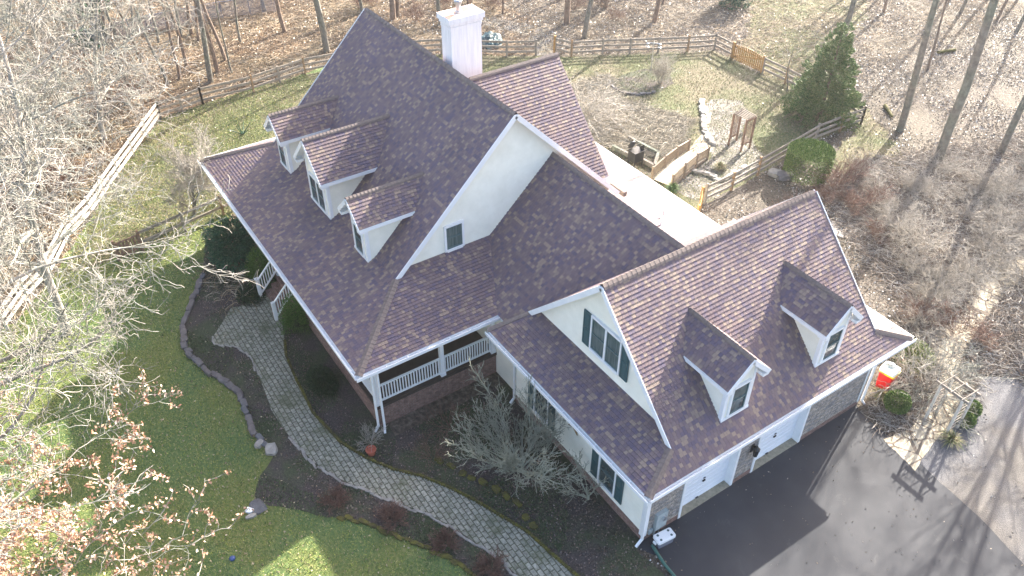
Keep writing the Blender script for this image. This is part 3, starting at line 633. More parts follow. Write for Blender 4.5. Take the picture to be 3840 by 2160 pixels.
def railing(a_, b_, z=1.2, z2=None, n=None):
    a_, b_ = Vector(a_), Vector(b_); z2 = z if z2 is None else z2; L = (b_-a_).length; m = MB(); n = n or int(L/.135)
    up = lambda p, t, h: Vector((p.x, p.y, z+(z2-z)*t+h))
    m.bar(up(a_, 0, .95), up(b_, 1, .95), .09, .05); m.bar(up(a_, 0, .14), up(b_, 1, .14), .06, .07)
    for i in range(n):
        t = (i+.5)/n; p = a_.lerp(b_, t); m.bar(up(p, t, .15), up(p, t, .94), .042, .042, up=(1, 0, 0))
    return m.build('railing', M['white'], H)
railing((PX, -5.13, 0), (PX, -2.39, 0), n=22); railing((PX, -2.21, 0), (PX, .03, 0), n=19)
for x0, x1 in ((-12.8, -9.95), (-15.5, -13.0), (-18.0, -15.7), (-23.1, -20.5), (-26.1, -23.3)): railing((x0, -5.22, 0), (x1, -5.22, 0))
# front steps
a = MB()
for k in range(4): a.box(-20.25, -18.2, -6.1+k*.33, -5.1 if k == 3 else -6.1+(k+1)*.33+.001, 0, .26*(k+1)-.0)
a.build('brick_steps', M['brick'], H)
r_ = railing((-20.2, -6.35, 0), (-20.2, -5.25, 0), z=.05, z2=1.2, n=9); p = MB(); p.box(-20.27, -20.13, -6.45, -6.31, 0, 1.08); p.box(-20.30, -20.10, -6.48, -6.28, 1.08, 1.12); p.build('railing_post', M['white'], H)
railing((-18.2, -6.35, 0), (-18.2, -5.25, 0), z=.05, z2=1.2, n=9); p = MB(); p.box(-18.27, -18.13, -6.45, -6.31, 0, 1.08); p.build('railing_post', M['white'], H)
# --- chimney
a = MB(); a.box(-18.0, -17.2, 2.98, 4.45, 5, 12.15); ch = a.build('chimney', M['chim'], H)
a = MB(); a.box(-18.06, -17.14, 2.92, 4.51, 12.15, 12.28); a.box(-18.02, -17.18, 2.96, 4.47, 11.98, 12.10); a.build('trim', M['chim'], ch)
a = MB(); a.box(-18.12, -17.08, 2.86, 4.57, 12.28, 12.50); a.face([(-18.1, 2.88, 12.503), (-17.1, 2.88, 12.503), (-17.1, 4.55, 12.503), (-18.1, 4.55, 12.503)], mi=1); a.build('chimney_cap', [M['chim'], M['rust']], ch)
a = MB(); a.lathe((-17.6, 3.6, 12.5), [(.16, 0), (.15, .08), (.10, .10), (.10, .38), (.17, .40), (.17, .50), (.12, .55)], 20); a.build('flue', M['metal'], ch, smooth=False)
# --- vent pipes on the low roof
def lowz(y): return 3.0+(12.5-y)*(1.35/4.9)
for (u, v) in ((1668, 545), (1662, 568)):
    p = G(u, v, 3.7); z = lowz(p.y); p = G(u, v, z)
    m = MB(); m.lathe((p.x, p.y, z-.05), [(.14, .03), (.06, .12), (.045, .14), (.045, .48)], 12); m.build('vent_pipe', M['white'], H)
p = G(1555, 483, 4.3); m = MB(); m.obox((p.x, p.y, 4.45), (.5, 0, 0), (0, .09, 0), (0, 0, .12)); m.build('roof_vent', M['cap'], H)
# --- wall lamp, meter
m = MB(); m.box(.06, .09, 4.98, 5.12, 1.45, 1.85); m.bar((.08, 5.05, 1.8), (.26, 5.05, 1.9), .03, .03); m.lathe((.26, 5.05, 1.38), [(.06, 0), (.085, .03), (.085, .04), (.13, .38), (.14, .40), (.05, .5), (.02, .56)], 6)
lo = m.build('wall_lantern', M['black'], H); m = MB(); m.lathe((.26, 5.05, 1.42), [(.075, 0), (.118, .33)], 6); m.build('lantern_glass', M['glasslamp'], lo)
for k in range(0): pass
m = MB(); m.box(.062, .20, .42, .92, .38, 1.25); mo = m.build('electric_meter', M['grey'], H)
m = MB(); m.tube([(.2, .72, .98), (.29, .72, .98)], .09, 16); m.build('meter_dial', M['metal'], mo)
m = MB(); m.tube([(.11, .48, .38), (.11, .48, 0)], .035, 8); m.build('conduit', M['grey'], mo); m = MB(); m.tube([(.11, .70, .38), (.11, .70, 0)], .025, 8); m.build('conduit', M['grey'], mo); m = MB(); m.box(.062, .13, .2, .38, .25, .5); m.build('junction_box', M['grey'], H)

# ================================================================== THINGS AROUND THE HOUSE
def single(mb, name, m, label, cat, group=None, smooth=False, kind=None):
    o = mb.build(name, m, None, smooth); tag(o, label, cat, group, kind); return o
# star
st = MB(); cx, cz = -4.04, 2.28; R1, R2 = .48, .19
pts = [(cx+(R1 if i % 2 == 0 else R2)*math.sin(i*math.pi/5+.15), cz+(R1 if i % 2 == 0 else R2)*math.cos(i*math.pi/5+.15)) for i in range(10)]
for i in range(10):
    p, q = pts[i], pts[(i+1) % 10]; st.face([(p[0], -.06, p[1]), (cx, -.16, cz), (q[0], -.06, q[1])][::-1]); st.face([(p[0], -.06, p[1]), (p[0], -.02, p[1]), (q[0], -.02, q[1]), (q[0], -.06, q[1])])
single(st, 'barn_star', M['gold'], 'bronze five pointed barn star hung on the cream garage wall between two shuttered windows', 'wall star')
# cooler
co_ = empty('cooler', (.52, .57, 0), 'white lidded cooler chest standing on the asphalt at the garage corner', 'cooler')
def rbox(mb, cx, cy, z0, z1, w, d, rz, r=.04, taper=0.):
    c_, s_ = math.cos(rz), math.sin(rz); P_ = []
    for sx, sy, a0 in ((1, 1, 0), (-1, 1, 90), (-1, -1, 180), (1, -1, 270)):
        for k in range(4):
            t = math.radians(a0+k*30); P_.append((sx*(w/2-r)+r*math.cos(t), sy*(d/2-r)+r*math.sin(t)))
    for z, tz in ((z0, 1-taper), (z1, 1)): pass
    b = [Vector((cx+(x*(1-taper))*c_-(y*(1-taper))*s_, cy+(x*(1-taper))*s_+(y*(1-taper))*c_, z0)) for x, y in P_]
    t = [Vector((cx+x*c_-y*s_, cy+x*s_+y*c_, z1)) for x, y in P_]; n = len(b)
    mb.face(t); mb.face(b[::-1])
    for i in range(n): mb.face([b[i], b[(i+1) % n], t[(i+1) % n], t[i]])
m = MB(); rbox(m, .52, .57, 0.02, .31, .34, .68, -.1, .05, .06); m.build('body', M['coolg'], co_)
m = MB(); rbox(m, .52, .57, .31, .42, .39, .74, -.1, .06); rbox(m, .52, .57, .42, .435, .33, .66, -.1, .06); m.build('lid', M['coolw'], co_)
for sx, sy in ((.1, .22), (-.1, .22), (.1, -.22), (-.1, -.22)):
    m = MB(); m.lathe((.52+sx+sy*.1, .57+sy-sx*.1, .435), [(.045, 0), (.045, .006), (.03, .007), (.03, .002)], 14); m.build('cup_holder', M['sash'], co_)
for s_ in (-1, 1):
    m = MB(); m.box(.44+s_*.03, .58+s_*.03, .57+s_*.40-.02, .57+s_*.40+.02, .2, .3); m.build('handle', M['coolw'], co_)
# drain pipe
pp = D([(1640, 1375), (1652, 1395), (1672, 1425), (1695, 1452), (1730, 1500)]); m = MB(); pts = []
for i in range(len(pp)-1):
    for k in range(24): pts.append(pp[i].lerp(pp[i+1], k/24)+Vector((0, 0, .09)))
m.tube(pts, [.062 if i % 2 else .05 for i in range(len(pts))], 10); single(m, 'drain_pipe', M['hose'], 'green corrugated drain pipe running from the downspout along the asphalt edge', 'drain pipe')
# red bin
b0 = Vector((.05, 13.35, 0)); bn = empty('plastic_bin', b0, 'tall red plastic bin with yellow rim and clear domed top beside the garage corner', 'bin')
rz = .15; m = MB(); rbox(m, b0.x, b0.y, 0, .90, .62, .58, rz, .06, .16); m.build('body', M['red'], bn)
m = MB(); rbox(m, b0.x, b0.y, .92, 1.0, .68, .64, rz, .07); m.build('rim', M['yellow'], bn)
m = MB(); rbox(m, b0.x-.02, b0.y, 1.0, 1.14, .64, .6, rz, .08, -.04); m.build('lid', M['coolw'], bn)
m = MB(); m.lathe((b0.x-.12, b0.y+.12, 1.12), [(.22, 0), (.21, .05), (.15, .09), (.06, .11)], 18); m.build('dome', M['grey'], bn, smooth=True)
for dz in (.58, .72):
    m = MB(); m.obox((b0.x+.29, b0.y-.03, dz), (.012, 0, 0), (0, .11, 0), (0, 0, .018)); m.build('lettering_strip', M['coolw'], bn)
# flower pot with dead plant handled after tree tools

# stones
def stone(p, rx, ry, rz_, rot, name, m, parent, seed, z=0):
    r = random.Random(seed); bm = bmesh.new(); bmesh.ops.create_icosphere(bm, subdivisions=2, radius=1)
    for v in bm.verts:
        f = 1+r.uniform(-.16, .16); c_ = v.co; v.co = Vector((max(-.75, min(.75, c_.x))*1.25*rx*f, max(-.75, min(.75, c_.y))*1.25*ry*f, max(-.6, min(.6, c_.z))*1.5*rz_*(1+r.uniform(-.08, .08))))
    bm.transform(Matrix.Rotation(rot, 4, 'Z')); bm.transform(Matrix.Translation(Vector((p[0], p[1], z+rz_*.55)) - (ORI[parent.name] if parent else Vector((0, 0, 0)))))
    me = bpy.data.meshes.new(name); bm.to_mesh(me); bm.free(); me.materials.append(m); o = bpy.data.objects.new(name, me); return link(o, parent)
def stone_row(name, pts, m, label, cat, size=(.28, .2, .12), gap=.42, seed=1, maxn=90):
    P_ = [Vector(p) for p in pts]; root = empty(name, P_[0], label, cat); r = random.Random(seed); acc = 0; n = 0
    for a, b in zip(P_[:-1], P_[1:]):
        L = (b-a).length; d = (b-a).normalized()
        while acc < L and n < maxn:
            k = r.uniform(.75, 1.3); q = a+d*acc+Vector((-d.y, d.x, 0))*r.uniform(-.06, .06)
            stone(q, size[0]*k, size[1]*r.uniform(.8, 1.2), size[2]*r.uniform(.7, 1.2), math.atan2(d.y, d.x)+r.uniform(-.2, .2), 'stone', m, root, seed*100+n); acc += gap*k; n += 1
        acc -= L
    return root
stone_row('stone_edging', D(STONES), M['bluestone'], 'blue grey flat stone retaining edge curving between the front lawn and mulch bed', 'stone edging', (.25, .13, .12), .40, 3)
stone_row('stone_border', D([(859, 1303), (926, 1319), (992, 1349), (1059, 1373), (1109, 1396), (1159, 1423), (1230, 1470)]), M['moss'], 'low brown stone border between the shaded lower lawn and the shrub bed', 'stone border', (.18, .08, .06), .3, 4)
stone_row('pale_curb', D([(533, 853), (540, 868), (600, 876), (633, 903), (653, 950)]), M['palestone'], 'pale stone kerb at the bend of the paver walkway near the steps', 'kerb', (.16, .035, .04), .25, 6)
stone_row('pale_curb', D([(735, 1105), (793, 1172), (870, 1216), (960, 1252), (1059, 1290), (1126, 1322), (1192, 1366), (1242, 1399), (1302, 1452)]), M['palestone'], 'pale stone kerb along the lower outer edge of the paver walkway', 'kerb', (.2, .05, .04), .3, 7)
m = MB(); ed = D([(717, 860), (720, 896), (747, 960), (763, 989), (787, 1039), (859, 1116), (926, 1156), (992, 1183), (1059, 1199), (1126, 1226), (1192, 1259), (1259, 1299), (1326, 1339), (1392, 1399), (1450, 1449), (1540, 1520)])
for a_, b_ in zip(ed[:-1], ed[1:]):
    n = int((b_-a_).length/.11)
    for k in range(n):
        q = a_.lerp(b_, k/n); m.box(q.x-.05, q.x+.05, q.y-.05, q.y+.05, 0, .12+rnd.uniform(-.02, .02))
single(m, 'log_edging', M['moss'], 'low mossy scalloped edging along the house side of the walkway', 'edging')
r_ = stone_row('stone_border', D([(1105, 1160), (1140, 1180), (1270, 1245), (1300, 1270), (1320, 1300), (1345, 1330), (1355, 1345)]), M['moss'], 'mossy rocks lining the bed beside the bare viburnum', 'rock border', (.2, .12, .09), .55, 9)
stone_row('stone_border', D([(1530, 205), (1535, 215), (1550, 228), (1575, 237), (1610, 240), (1650, 233)]), M['bluestone'], 'curved rock border around the island bed in the back lawn', 'rock border', (.2, .1, .1), .35, 10)
stone_row('stone_border', D([(1735, 430), (1760, 435), (1780, 440), (1800, 452), (1815, 455), (1850, 440), (1880, 420)]), M['palestone'], 'pale rocks edging the dry stream beside the footbridge', 'rock border', (.3, .16, .12), .5, 11)
stone_row('stone_border', D([(1765, 255), (1768, 290), (1772, 330), (1785, 355), (1800, 370)]), M['palestone'], 'pale rocks heaped along the stepping path before the trellis arbor', 'rock border', (.25, .18, .12), .35, 12)
for i, (u, v, a, b, c_, mm, lb) in enumerate([(648, 1275, .36, .26, .05, 'bluestone', 'flat grey boulder at the end of the shrub bed on the lawn'), (629, 1287, .13, .11, .1, 'coolw', 'small bright white rock beside the grey boulder'), (632, 1300, .2, .09, .07, 'palestone', 'long pale rock lying below the small white rock'), (653, 1120, .2, .15, .12, 'palestone', 'pale stone loose at the lower end of the blue stone edging'), (684, 1133, .3, .22, .12, 'palestone', 'tan flat stone just below the end of the blue stone edging'), (1950, 440, .45, .35, .2, 'palestone', 'pale boulder beside the clipped round hedge'), (1972, 447, .5, .4, .22, 'bluestone', 'blue grey boulder beside the clipped round hedge')]):
    o = stone(G(u, v), a, b, c_, i*.7, 'rock', M[mm], None, 50+i); tag(o, lb, 'rock')

# ------------------------------------------------------------------ fences
def post(mb, p, h=1.25, w=.11): mb.box(p.x-w/2, p.x+w/2, p.y-w/2, p.y+w/2, 0, h)
def fence(pts, label, rails=(.35, .72, 1.1), m='rail', spacing=2.3, h=1.25, subdiv=True, rw=.15):
    root = empty('split_rail_fence', pts[0], label, 'fence', 'rail fences around the back yard'); P_ = []
    for a, b in zip(pts[:-1], pts[1:]):
        n = max(1, round((b-a).length/spacing)) if subdiv else 1
        for k in range(n): P_.append(a.lerp(b, k/n))
    P_.append(pts[-1])
    for p in P_:
        q = MB(); post(q, p, h+rnd.uniform(-.03, .05)); q.build('post', M['rail' if rnd.random() < .7 else 'postwood'] if m == 'rail' else M[m], root)
    for a, b in zip(P_[:-1], P_[1:]):
        q = MB()
        for z in rails: q.bar(a+Vector((0, 0, z)), b+Vector((0, 0, z)), .05, rw)
        q.build('rail', M[m], root)
    return root
fence(D([(511, 263), (639, 232), (768, 187)]) + [Vector((-40, 13, 0))][:0] + D([(850, 172)]), 'brown three rail fence crossing the bright grass left of the main roof')
fence(D([(1040, 140), (1112, 136), (1275, 142), (1348, 140)]), 'brown three rail fence directly behind the white chimney')
fence(D([(1397, 134), (1437, 143), (1515, 138), (1584, 136), (1655, 133), (1729, 130), (1797, 125), (1839, 147)]), 'brown three rail fence along the back from the path opening to the picket gate', subdiv=False)
fence(D([(1917, 185), (1974, 212), (2070, 262), (2165, 313)]), 'brown three rail fence running behind the tall cedar')
fence(D([(2165, 313), (2112, 332), (2050, 357), (1983, 398), (1905, 443), (1839, 480), (1772, 512)]), 'brown three rail fence slanting from the far corner down past the round hedge', subdiv=False)
fence(D([(405, 300), (300, 447), (233, 545), (177, 605), (133, 695), (73, 755), (20, 830)]), 'three rail fence coloured sunlit pale, seen through the white branches on the left', m='sunlit_pale', rw=.17)  # rails coloured paler than the other fences to stand for sun on them
fence(D([(511, 263), (460, 282), (405, 300)]), 'short three rail fence piece behind the pale twiggy tree')
fence(D([(592, 528), (563, 540), (467, 583), (361, 630)]), 'two rail fence from the porch corner over the juniper to the low gate', rails=(.5, 1.08), subdiv=False)
def gate(a, b, label, h=1.25, arch=.15, m='newwood', n=None, posts=True):
    root = empty('picket_gate', a, label, 'gate', 'picket gates'); L = (b-a).length; d = (b-a).normalized(); n = n or int(L/.17); r = Vector((-d.y, d.x, 0))
    q = MB()
    for k in range(n):
        t = (k+.5)/n; p = a+d*L*t; z = h+arch*math.sin(math.pi*t); q.obox(p+Vector((0, 0, z/2+.04)), d*.055, r*.012, Vector((0, 0, z/2-.02)))
    q.build('picket', M[m], root)
    q = MB(); q.bar(a+Vector((0, 0, .3))+r*.03, b+Vector((0, 0, .3))+r*.03, .035, .09); q.bar(a+Vector((0, 0, 1.0))+r*.03, b+Vector((0, 0, 1.0))+r*.03, .035, .09); q.bar(a+Vector((0, 0, .3))+r*.03, b+Vector((0, 0, 1.0))+r*.03, .03, .08); q.build('frame', M[m], root)
    for p in (a, b) if posts else ():
        q = MB(); post(q, p, h+.2, .13); q.build('post', M[m], root)
    q = MB(); q.bar(a+Vector((0, 0, 1.0))-r*.03, a+d*.3+Vector((0, 0, 1.0))-r*.03, .02, .05); q.bar(a+Vector((0, 0, .3))-r*.03, a+d*.3+Vector((0, 0, .3))-r*.03, .02, .05); q.build('hinge', M['black'], root)
gate(G(1842, 149), G(1915, 184), 'wide orange brown picket gate in the back fence, casting comb shadows', 1.1, .15)
gate(G(1771, 513)+Vector((.2, -.5, 0)), G(1771, 513)+Vector((1.35, -1.9, 0)), 'arched golden wood picket gate just above the low rear roof', 1.2, .25)
gate(G(361, 630), G(300, 655), 'low brown board gate among the bare branches on the left', 1.0, .0, 'redwood')
q = MB(); post(q, G(1395, 134), 1.35, .16); single(q, 'gate_post', M['newwood'], 'thick yellow wooden post at the path opening of the back fence', 'post')
# dark chain link fence in the top-left woods
cf = empty('chain_link_fence', G(230, 120), 'dark thin wire fence crossing the woods at the upper left', 'fence'); P_ = D([(225, 118), (330, 92), (440, 68), (560, 45), (700, 28)])
tops = MB(); 
for a_, b_ in zip(P_[:-1], P_[1:]):
    tops.tube([a_+Vector((0, 0, 1.3)), b_+Vector((0, 0, 1.3))], .03, 6)
tops.build('top_rail', M['fence_dark'], cf)
q = MB()
for a_, b_ in zip(P_[:-1], P_[1:]):
    n = 90
    for k in range(n):
        for sg in (-1, 1):
            t0 = k/n; t1 = min(1, max(0, t0+sg*.11)); q.tube([a_.lerp(b_, t0), a_.lerp(b_, t1)+Vector((0, 0, 1.25))], .007, 3, cap=False)
q.build('mesh', M['fence_dark'], cf)
for a_, b_ in zip(P_[:-1], P_[1:]):
    for k in range(2):
        q = MB(); p = a_.lerp(b_, k/2); q.tube([p, p+Vector((0, 0, 1.35))], .035, 6); q.build('post', M['fence_dark'], cf)

# ------------------------------------------------------------------ footbridge
fa, fb, fc, fd = G(1643, 456), G(1686, 471), G(1775, 401), G(1734, 384)
bw = (fb-fa); axis = (((fc+fd)/2)-((fa+fb)/2)); L = axis.length; ad = axis.normalized(); sd2 = Vector((-ad.y, ad.x, 0)); wid = 1.25; c0 = (fa+fb)/2
br = empty('footbridge', c0, 'arched wooden footbridge with picket railings over the dry stream bed', 'bridge')
arc = lambda t: .10+.16*math.sin(math.pi*t)
q = MB(); N = int(L/.15)
for k in range(N):
    t = (k+.5)/N; p = c0+ad*L*t; sl_ = (arc(t+.01)-arc(t-.01))/(.02*L); dv = (ad+Vector((0, 0, sl_))).normalized(); q.obox(p+Vector((0, 0, arc(t))), dv*.066, sd2*wid/2, dv.cross(sd2)*.02)
q.build('deck', M['bridgewood'], br)
for s_ in (-1, 1):
    off = sd2*s_*(wid/2+.03); pts_ = [c0+ad*L*t+off+Vector((0, 0, arc(t))) for t in [i/12 for i in range(13)]]
    q = MB()
    for a_, b_ in zip(pts_[:-1], pts_[1:]): q.bar(a_-Vector((0, 0, .1)), b_-Vector((0, 0, .08)), .05, .16)
    q.build('beam', M['bridgerail'], br)
    q = MB()
    for a_, b_ in zip(pts_[:-1], pts_[1:]): q.bar(a_+Vector((0, 0, .74)), b_+Vector((0, 0, .74)), .09, .05); q.bar(a_+Vector((0, 0, .14)), b_+Vector((0, 0, .14)), .05, .05)
    n = int(L/.13)
    for k in range(n):
        t = (k+.5)/n; p = c0+ad*L*t+off; q.box(p.x-.018, p.x+.018, p.y-.018, p.y+.018, arc(t)+.1, arc(t)+.74)
    q.build('railing', M['bridgerail'], br)
    for t in (0, .33, .66, 1):
        q = MB(); p = c0+ad*L*t+off; q.box(p.x-.055, p.x+.055, p.y-.055, p.y+.055, 0, arc(t)+.82); q.build('post', M['bridgerail'], br)
# ------------------------------------------------------------------ trellis arbor
p1, p2, p3, p4 = G(1832, 366), G(1852, 354), G(1863, 382), G(1885, 373)
ab = empty('garden_arbor', (p1+p4)/2, 'red brown lattice arbor with two trellis sides in the rock garden', 'arbor')
for a_, b_ in ((p1, p2), (p3, p4)):
    for p in (a_, b_):
        q = MB(); post(q, p, 2.15, .09); q.build('post', M['redwood'], ab)
    q = MB(); d = (b_-a_); n = 6
    for k in range(1, n): p = a_.lerp(b_, k/n); q.bar(p+Vector((0, 0, .45)), p+Vector((0, 0, 2.05)), .025, .025, up=(1, 0, 0))
    for k in range(14): z = .45+k*.12; q.bar(a_+Vector((0, 0, z)), b_+Vector((0, 0, z)), .022, .022)
    q.bar(a_+Vector((0, 0, .42)), a_.lerp(b_, .5)+Vector((0, 0, .55)), .05, .07); q.bar(a_.lerp(b_, .5)+Vector((0, 0, .55)), b_+Vector((0, 0, .42)), .05, .07); q.bar(a_+Vector((0, 0, 2.1)), b_+Vector((0, 0, 2.1)), .07, .09)
    q.build('trellis', M['redwood'], ab)
q = MB()
for k in range(6): t = k/5; q.bar(p1.lerp(p2, t)+Vector((0, 0, 2.18)), p3.lerp(p4, t)+Vector((0, 0, 2.18)), .04, .06)
q.build('rafter', M['rail'], ab)
# ------------------------------------------------------------------ white arch over the flagstone path
pa, pb = G(2326, 1056), G(2378, 1095); d = (pb-pa); back_ = Vector((-d.y, d.x, 0)).normalized()*.75
aw = empty('garden_arch', (pa+pb)/2, 'weathered white post arch with vine stems over the flagstone path', 'arch')
for p in (pa, pb, pa+back_, pb+back_):
    q = MB(); post(q, p, 2.0, .09); q.build('post', M['sunlit_pale'], aw)
for p in (pa, pb):
    q = MB()
    for k in range(8): q.bar(p+Vector((0, 0, .3+k*.22)), p+back_+Vector((0, 0, .3+k*.22)), .03, .03)
    q.build('side_slat', M['rail'], aw)
q = MB(); dn = d.normalized()
for o_ in (Vector((0, 0, 0)), back_): q.bar(pa-dn*.2+o_+Vector((0, 0, 2.05)), pb+dn*.2+o_+Vector((0, 0, 2.05)), .05, .12)
for k in range(3): t = k/2; q.bar(pa.lerp(pb, t)-back_*.2+Vector((0, 0, 2.12)), pa.lerp(pb, t)+back_*1.2+Vector((0, 0, 2.12)), .028, .04)
q.build('rafter', M['rail'], aw)
# ------------------------------------------------------------------ raised bed timbers, grill, feeder, tarp, misc
q = MB()
for a_, b_ in ((G(1580, 352), G(1655, 392)), (G(1655, 392), G(1645, 425)), (G(1600, 400), G(1645, 425)), (G(1540, 375), G(1600, 405))): q.bar(a_+Vector((0, 0, .15)), b_+Vector((0, 0, .15)), .16, .28)
single(q, 'raised_bed_frame', M['bark_grey'], 'dark timber frame of a raised bed left of the footbridge', 'raised bed')
gp = G(1597, 415); gr = empty('grill', gp, 'black metal grill with its round lid tipped open behind the low rear roof', 'grill')
q = MB(); q.box(gp.x-.3, gp.x+.3, gp.y-.35, gp.y+.35, .35, .95); q.box(gp.x-.33, gp.x+.33, gp.y-.38, gp.y+.38, .95, 1.0); q.build('body', M['black'], gr)
for sx in (-1, 1):
    for sy in (-1, 1): q = MB(); q.box(gp.x+sx*.27-.03, gp.x+sx*.27+.03, gp.y+sy*.3-.03, gp.y+sy*.3+.03, 0, .35); q.build('leg', M['black'], gr)
q = MB(); q.tube([(gp.x-.28, gp.y-.1, 1.25), (gp.x-.34, gp.y-.1, 1.27)], .25, 18); q.build('lid', M['black'], gr)
q = MB(); q.face([(gp.x-.1, gp.y+.33, 1.0), (gp.x+.25, gp.y+.33, 1.0), (gp.x+.2, gp.y+.33, 1.35)]); q.face([(gp.x-.1, gp.y+.37, 1.0), (gp.x+.2, gp.y+.37, 1.35), (gp.x+.25, gp.y+.37, 1.0)]); q.bar((gp.x-.1, gp.y+.35, 1.0), (gp.x+.2, gp.y+.35, 1.35), .04, .03); q.build('side_bracket', M['black'], gr)
fp = G(1637, 178); fe = empty('bird_feeder', fp, 'tall bird feeder pole with hanging feeders beside the island bed', 'bird feeder')
q = MB(); q.tube([fp, fp+Vector((0, 0, 2.2))], .025, 8); q.tube([fp+Vector((-.3, -.3, 2.05)), fp+Vector((.3, .3, 2.05))], .02, 6); q.build('pole', M['metal'], fe)
for s_ in (-1, 1): q = MB(); q.lathe(fp+Vector((s_*.3, s_*.3, 1.75)), [(.1, 0), (.12, .03), (.06, .05), (.06, .24), (.11, .25), (.02, .32)], 12); q.build('feeder', M['metal'], fe)
tp = G(1235, 108); bm = bmesh.new(); bmesh.ops.create_icosphere(bm, subdivisions=4, radius=1); r = random.Random(3)
from mathutils import noise as mn
for v in bm.verts:
    n = mn.noise(v.co*2.3)*.35+mn.noise(v.co*6)*.14; v.co = Vector((v.co.x*.8*(1+n), v.co.y*1.3*(1+n), max(0, v.co.z)*.6*(1+n)))
me_ = bpy.data.meshes.new('tarp_heap'); bm.to_mesh(me_); bm.free(); me_.materials.append(M['tarp']); o = bpy.data.objects.new('tarp_heap', me_); C.objects.link(o); o.location = tp; o.rotation_euler = (0, 0, 1.0); tag(o, 'heap under a wrinkled blue green tarp behind the fence right of the chimney', 'tarp')
q = MB(); q.lathe(G(585, 1406), [(.09, .0), (.11, .04), (.07, .09), (.02, .10)], 14); single(q, 'toy_disc', M['blue'], 'small round blue toy lying on the shaded front lawn', 'toy', smooth=True)
q = MB(); p = G(711, 705, .8); q.lathe((p.x, p.y, 1.2), [(.0, 0), (.2, 0), (.22, .02), (.2, .05), (.05, .05)], 20); single(q, 'dish', M['grey'], 'round grey dish at the top of the brick porch steps', 'dish')
q = MB(); a_ = G(2225, 270); q.tube([a_+Vector((0, 0, .12)), a_+Vector((1.2, -.9, .12))], [.13, .09], 10); single(q, 'log', M['moss'], 'short mossy log lying on the grass right of the cedar', 'log')
q = MB(); a_ = G(2358, 135); q.tube([a_+Vector((0, 0, .12)), a_+Vector((.5, 1.4, .14))], [.12, .12], 10); single(q, 'log', M['moss'], 'yellow mossy log on the leaf floor between the two right trunks', 'log')

# ================================================================== VEGETATION
def grow(rng, p, d, L, r, lev, P, out):
    """recursive branch: P[lev] = (points, wander, lift, children, child length, spread angle, start)"""
    n, wand, lift, nch, cl, ang, st = P[lev]; pts = np.empty((n, 3)); rr = np.empty(n); q = np.array(p, float); dd = np.array(d, float)
    dirs = []
    for i in range(n):
        pts[i] = q; t = i/(n-1); rr[i] = r*(1-.78*t) if lev else r*(1-.72*t); dirs.append(dd.copy())
        dd = dd+rng.normal(0, wand, 3)+np.array((0, 0, lift)); dd /= np.linalg.norm(dd); q = q+dd*L/(n-1)
    out[lev].append((pts, rr))
    if lev+1 >= len(P): return
    k = max(1, int(round(nch*rng.uniform(.8, 1.2)))); ph = rng.uniform(0, 6.28)
    for j in range(k):
        t = st+(1-st)*(j+rng.uniform(0, 1))/k; f = t*(n-1); i = min(n-2, int(f)); fr = f-i
        b = pts[i]*(1-fr)+pts[i+1]*fr; a = dirs[i]; ph += 2.4+rng.normal(0, .4)
        u = np.cross(a, (0, 0, 1.)) if abs(a[2]) < .95 else np.array((1., 0, 0)); u /= np.linalg.norm(u); v = np.cross(a, u)
        s_ = ang*rng.uniform(.75, 1.25); nd = a*math.cos(s_)+(u*math.cos(ph)+v*math.sin(ph))*math.sin(s_)
        grow(rng, b, nd, L*cl*rng.uniform(.6, 1.15)*(1-.35*t if lev == 0 else 1), max(.0035, (r*(1-.75*t))*.55), lev+1, P, out)
def tubes(lines, sides, rmin=.0):
    V = []; Fs = []; base = 0
    ang = np.arange(sides)*2*np.pi/sides; ca, sa = np.cos(ang), np.sin(ang)
    for pts, rr in lines:
        n = len(pts); d = pts[-1]-pts[0]; d /= np.linalg.norm(d)+1e-9; u = np.cross(d, (0, 0, 1.)) if abs(d[2]) < .95 else np.cross(d, (1., 0, 0)); u /= np.linalg.norm(u); v = np.cross(d, u)
        ring = u[None]*ca[:, None]+v[None]*sa[:, None]; R = np.maximum(rr, rmin)
        V.append((pts[:, None, :]+ring[None]*R[:, None, None]).reshape(-1, 3))
        i = np.arange(n-1)[:, None]*sides; k = np.arange(sides)[None]; k2 = (k+1) % sides
        Fs.append((np.stack([i+k, i+k2, i+sides+k2, i+sides+k], -1)+base).reshape(-1, 4)); base += n*sides
    return np.concatenate(V), np.concatenate(Fs)
def make_tree(name, seed, P, L, r, bark, twigm, label, cat='tree', loc=(0, 0, 0), lean=(0, 0), group=None, split=2, leaf=None, rmin=.006, parts=('trunk', 'crown')):
    rng = np.random.default_rng(seed); out = [[] for _ in P]; d = np.array((lean[0], lean[1], 1.)); d /= np.linalg.norm(d)
    grow(rng, (0, 0, -.1), d, L, r, 0, P, out); root = empty(name, loc, label, cat, group)
    tr = [x for l in out[:split] for x in l]; V, Fq = tubes(tr, 7, rmin); o = npmesh(parts[0], V, Fq, bark, root, smooth=True)
    cr = [x for l in out[split:] for x in l]
    if cr: V, Fq = tubes(cr, 3, rmin); npmesh(parts[1], V, Fq, twigm, root)
    if leaf:
        tips = np.concatenate([x[0][-3:] for x in out[-1]]); idx = rng.choice(len(tips), leaf[0]); c = tips[idx]+rng.normal(0, .06, (leaf[0], 3))
        keep = leaf[2](c); c = c[keep]; V, Fq, col = cards(rng, c, leaf[1], leaf[1]*.6, [(.40, .21, .13), (.52, .32, .22), (.30, .15, .09), (.62, .46, .35)]); npmesh('leaves', V, Fq, M['leaf'], root, col)
    return root
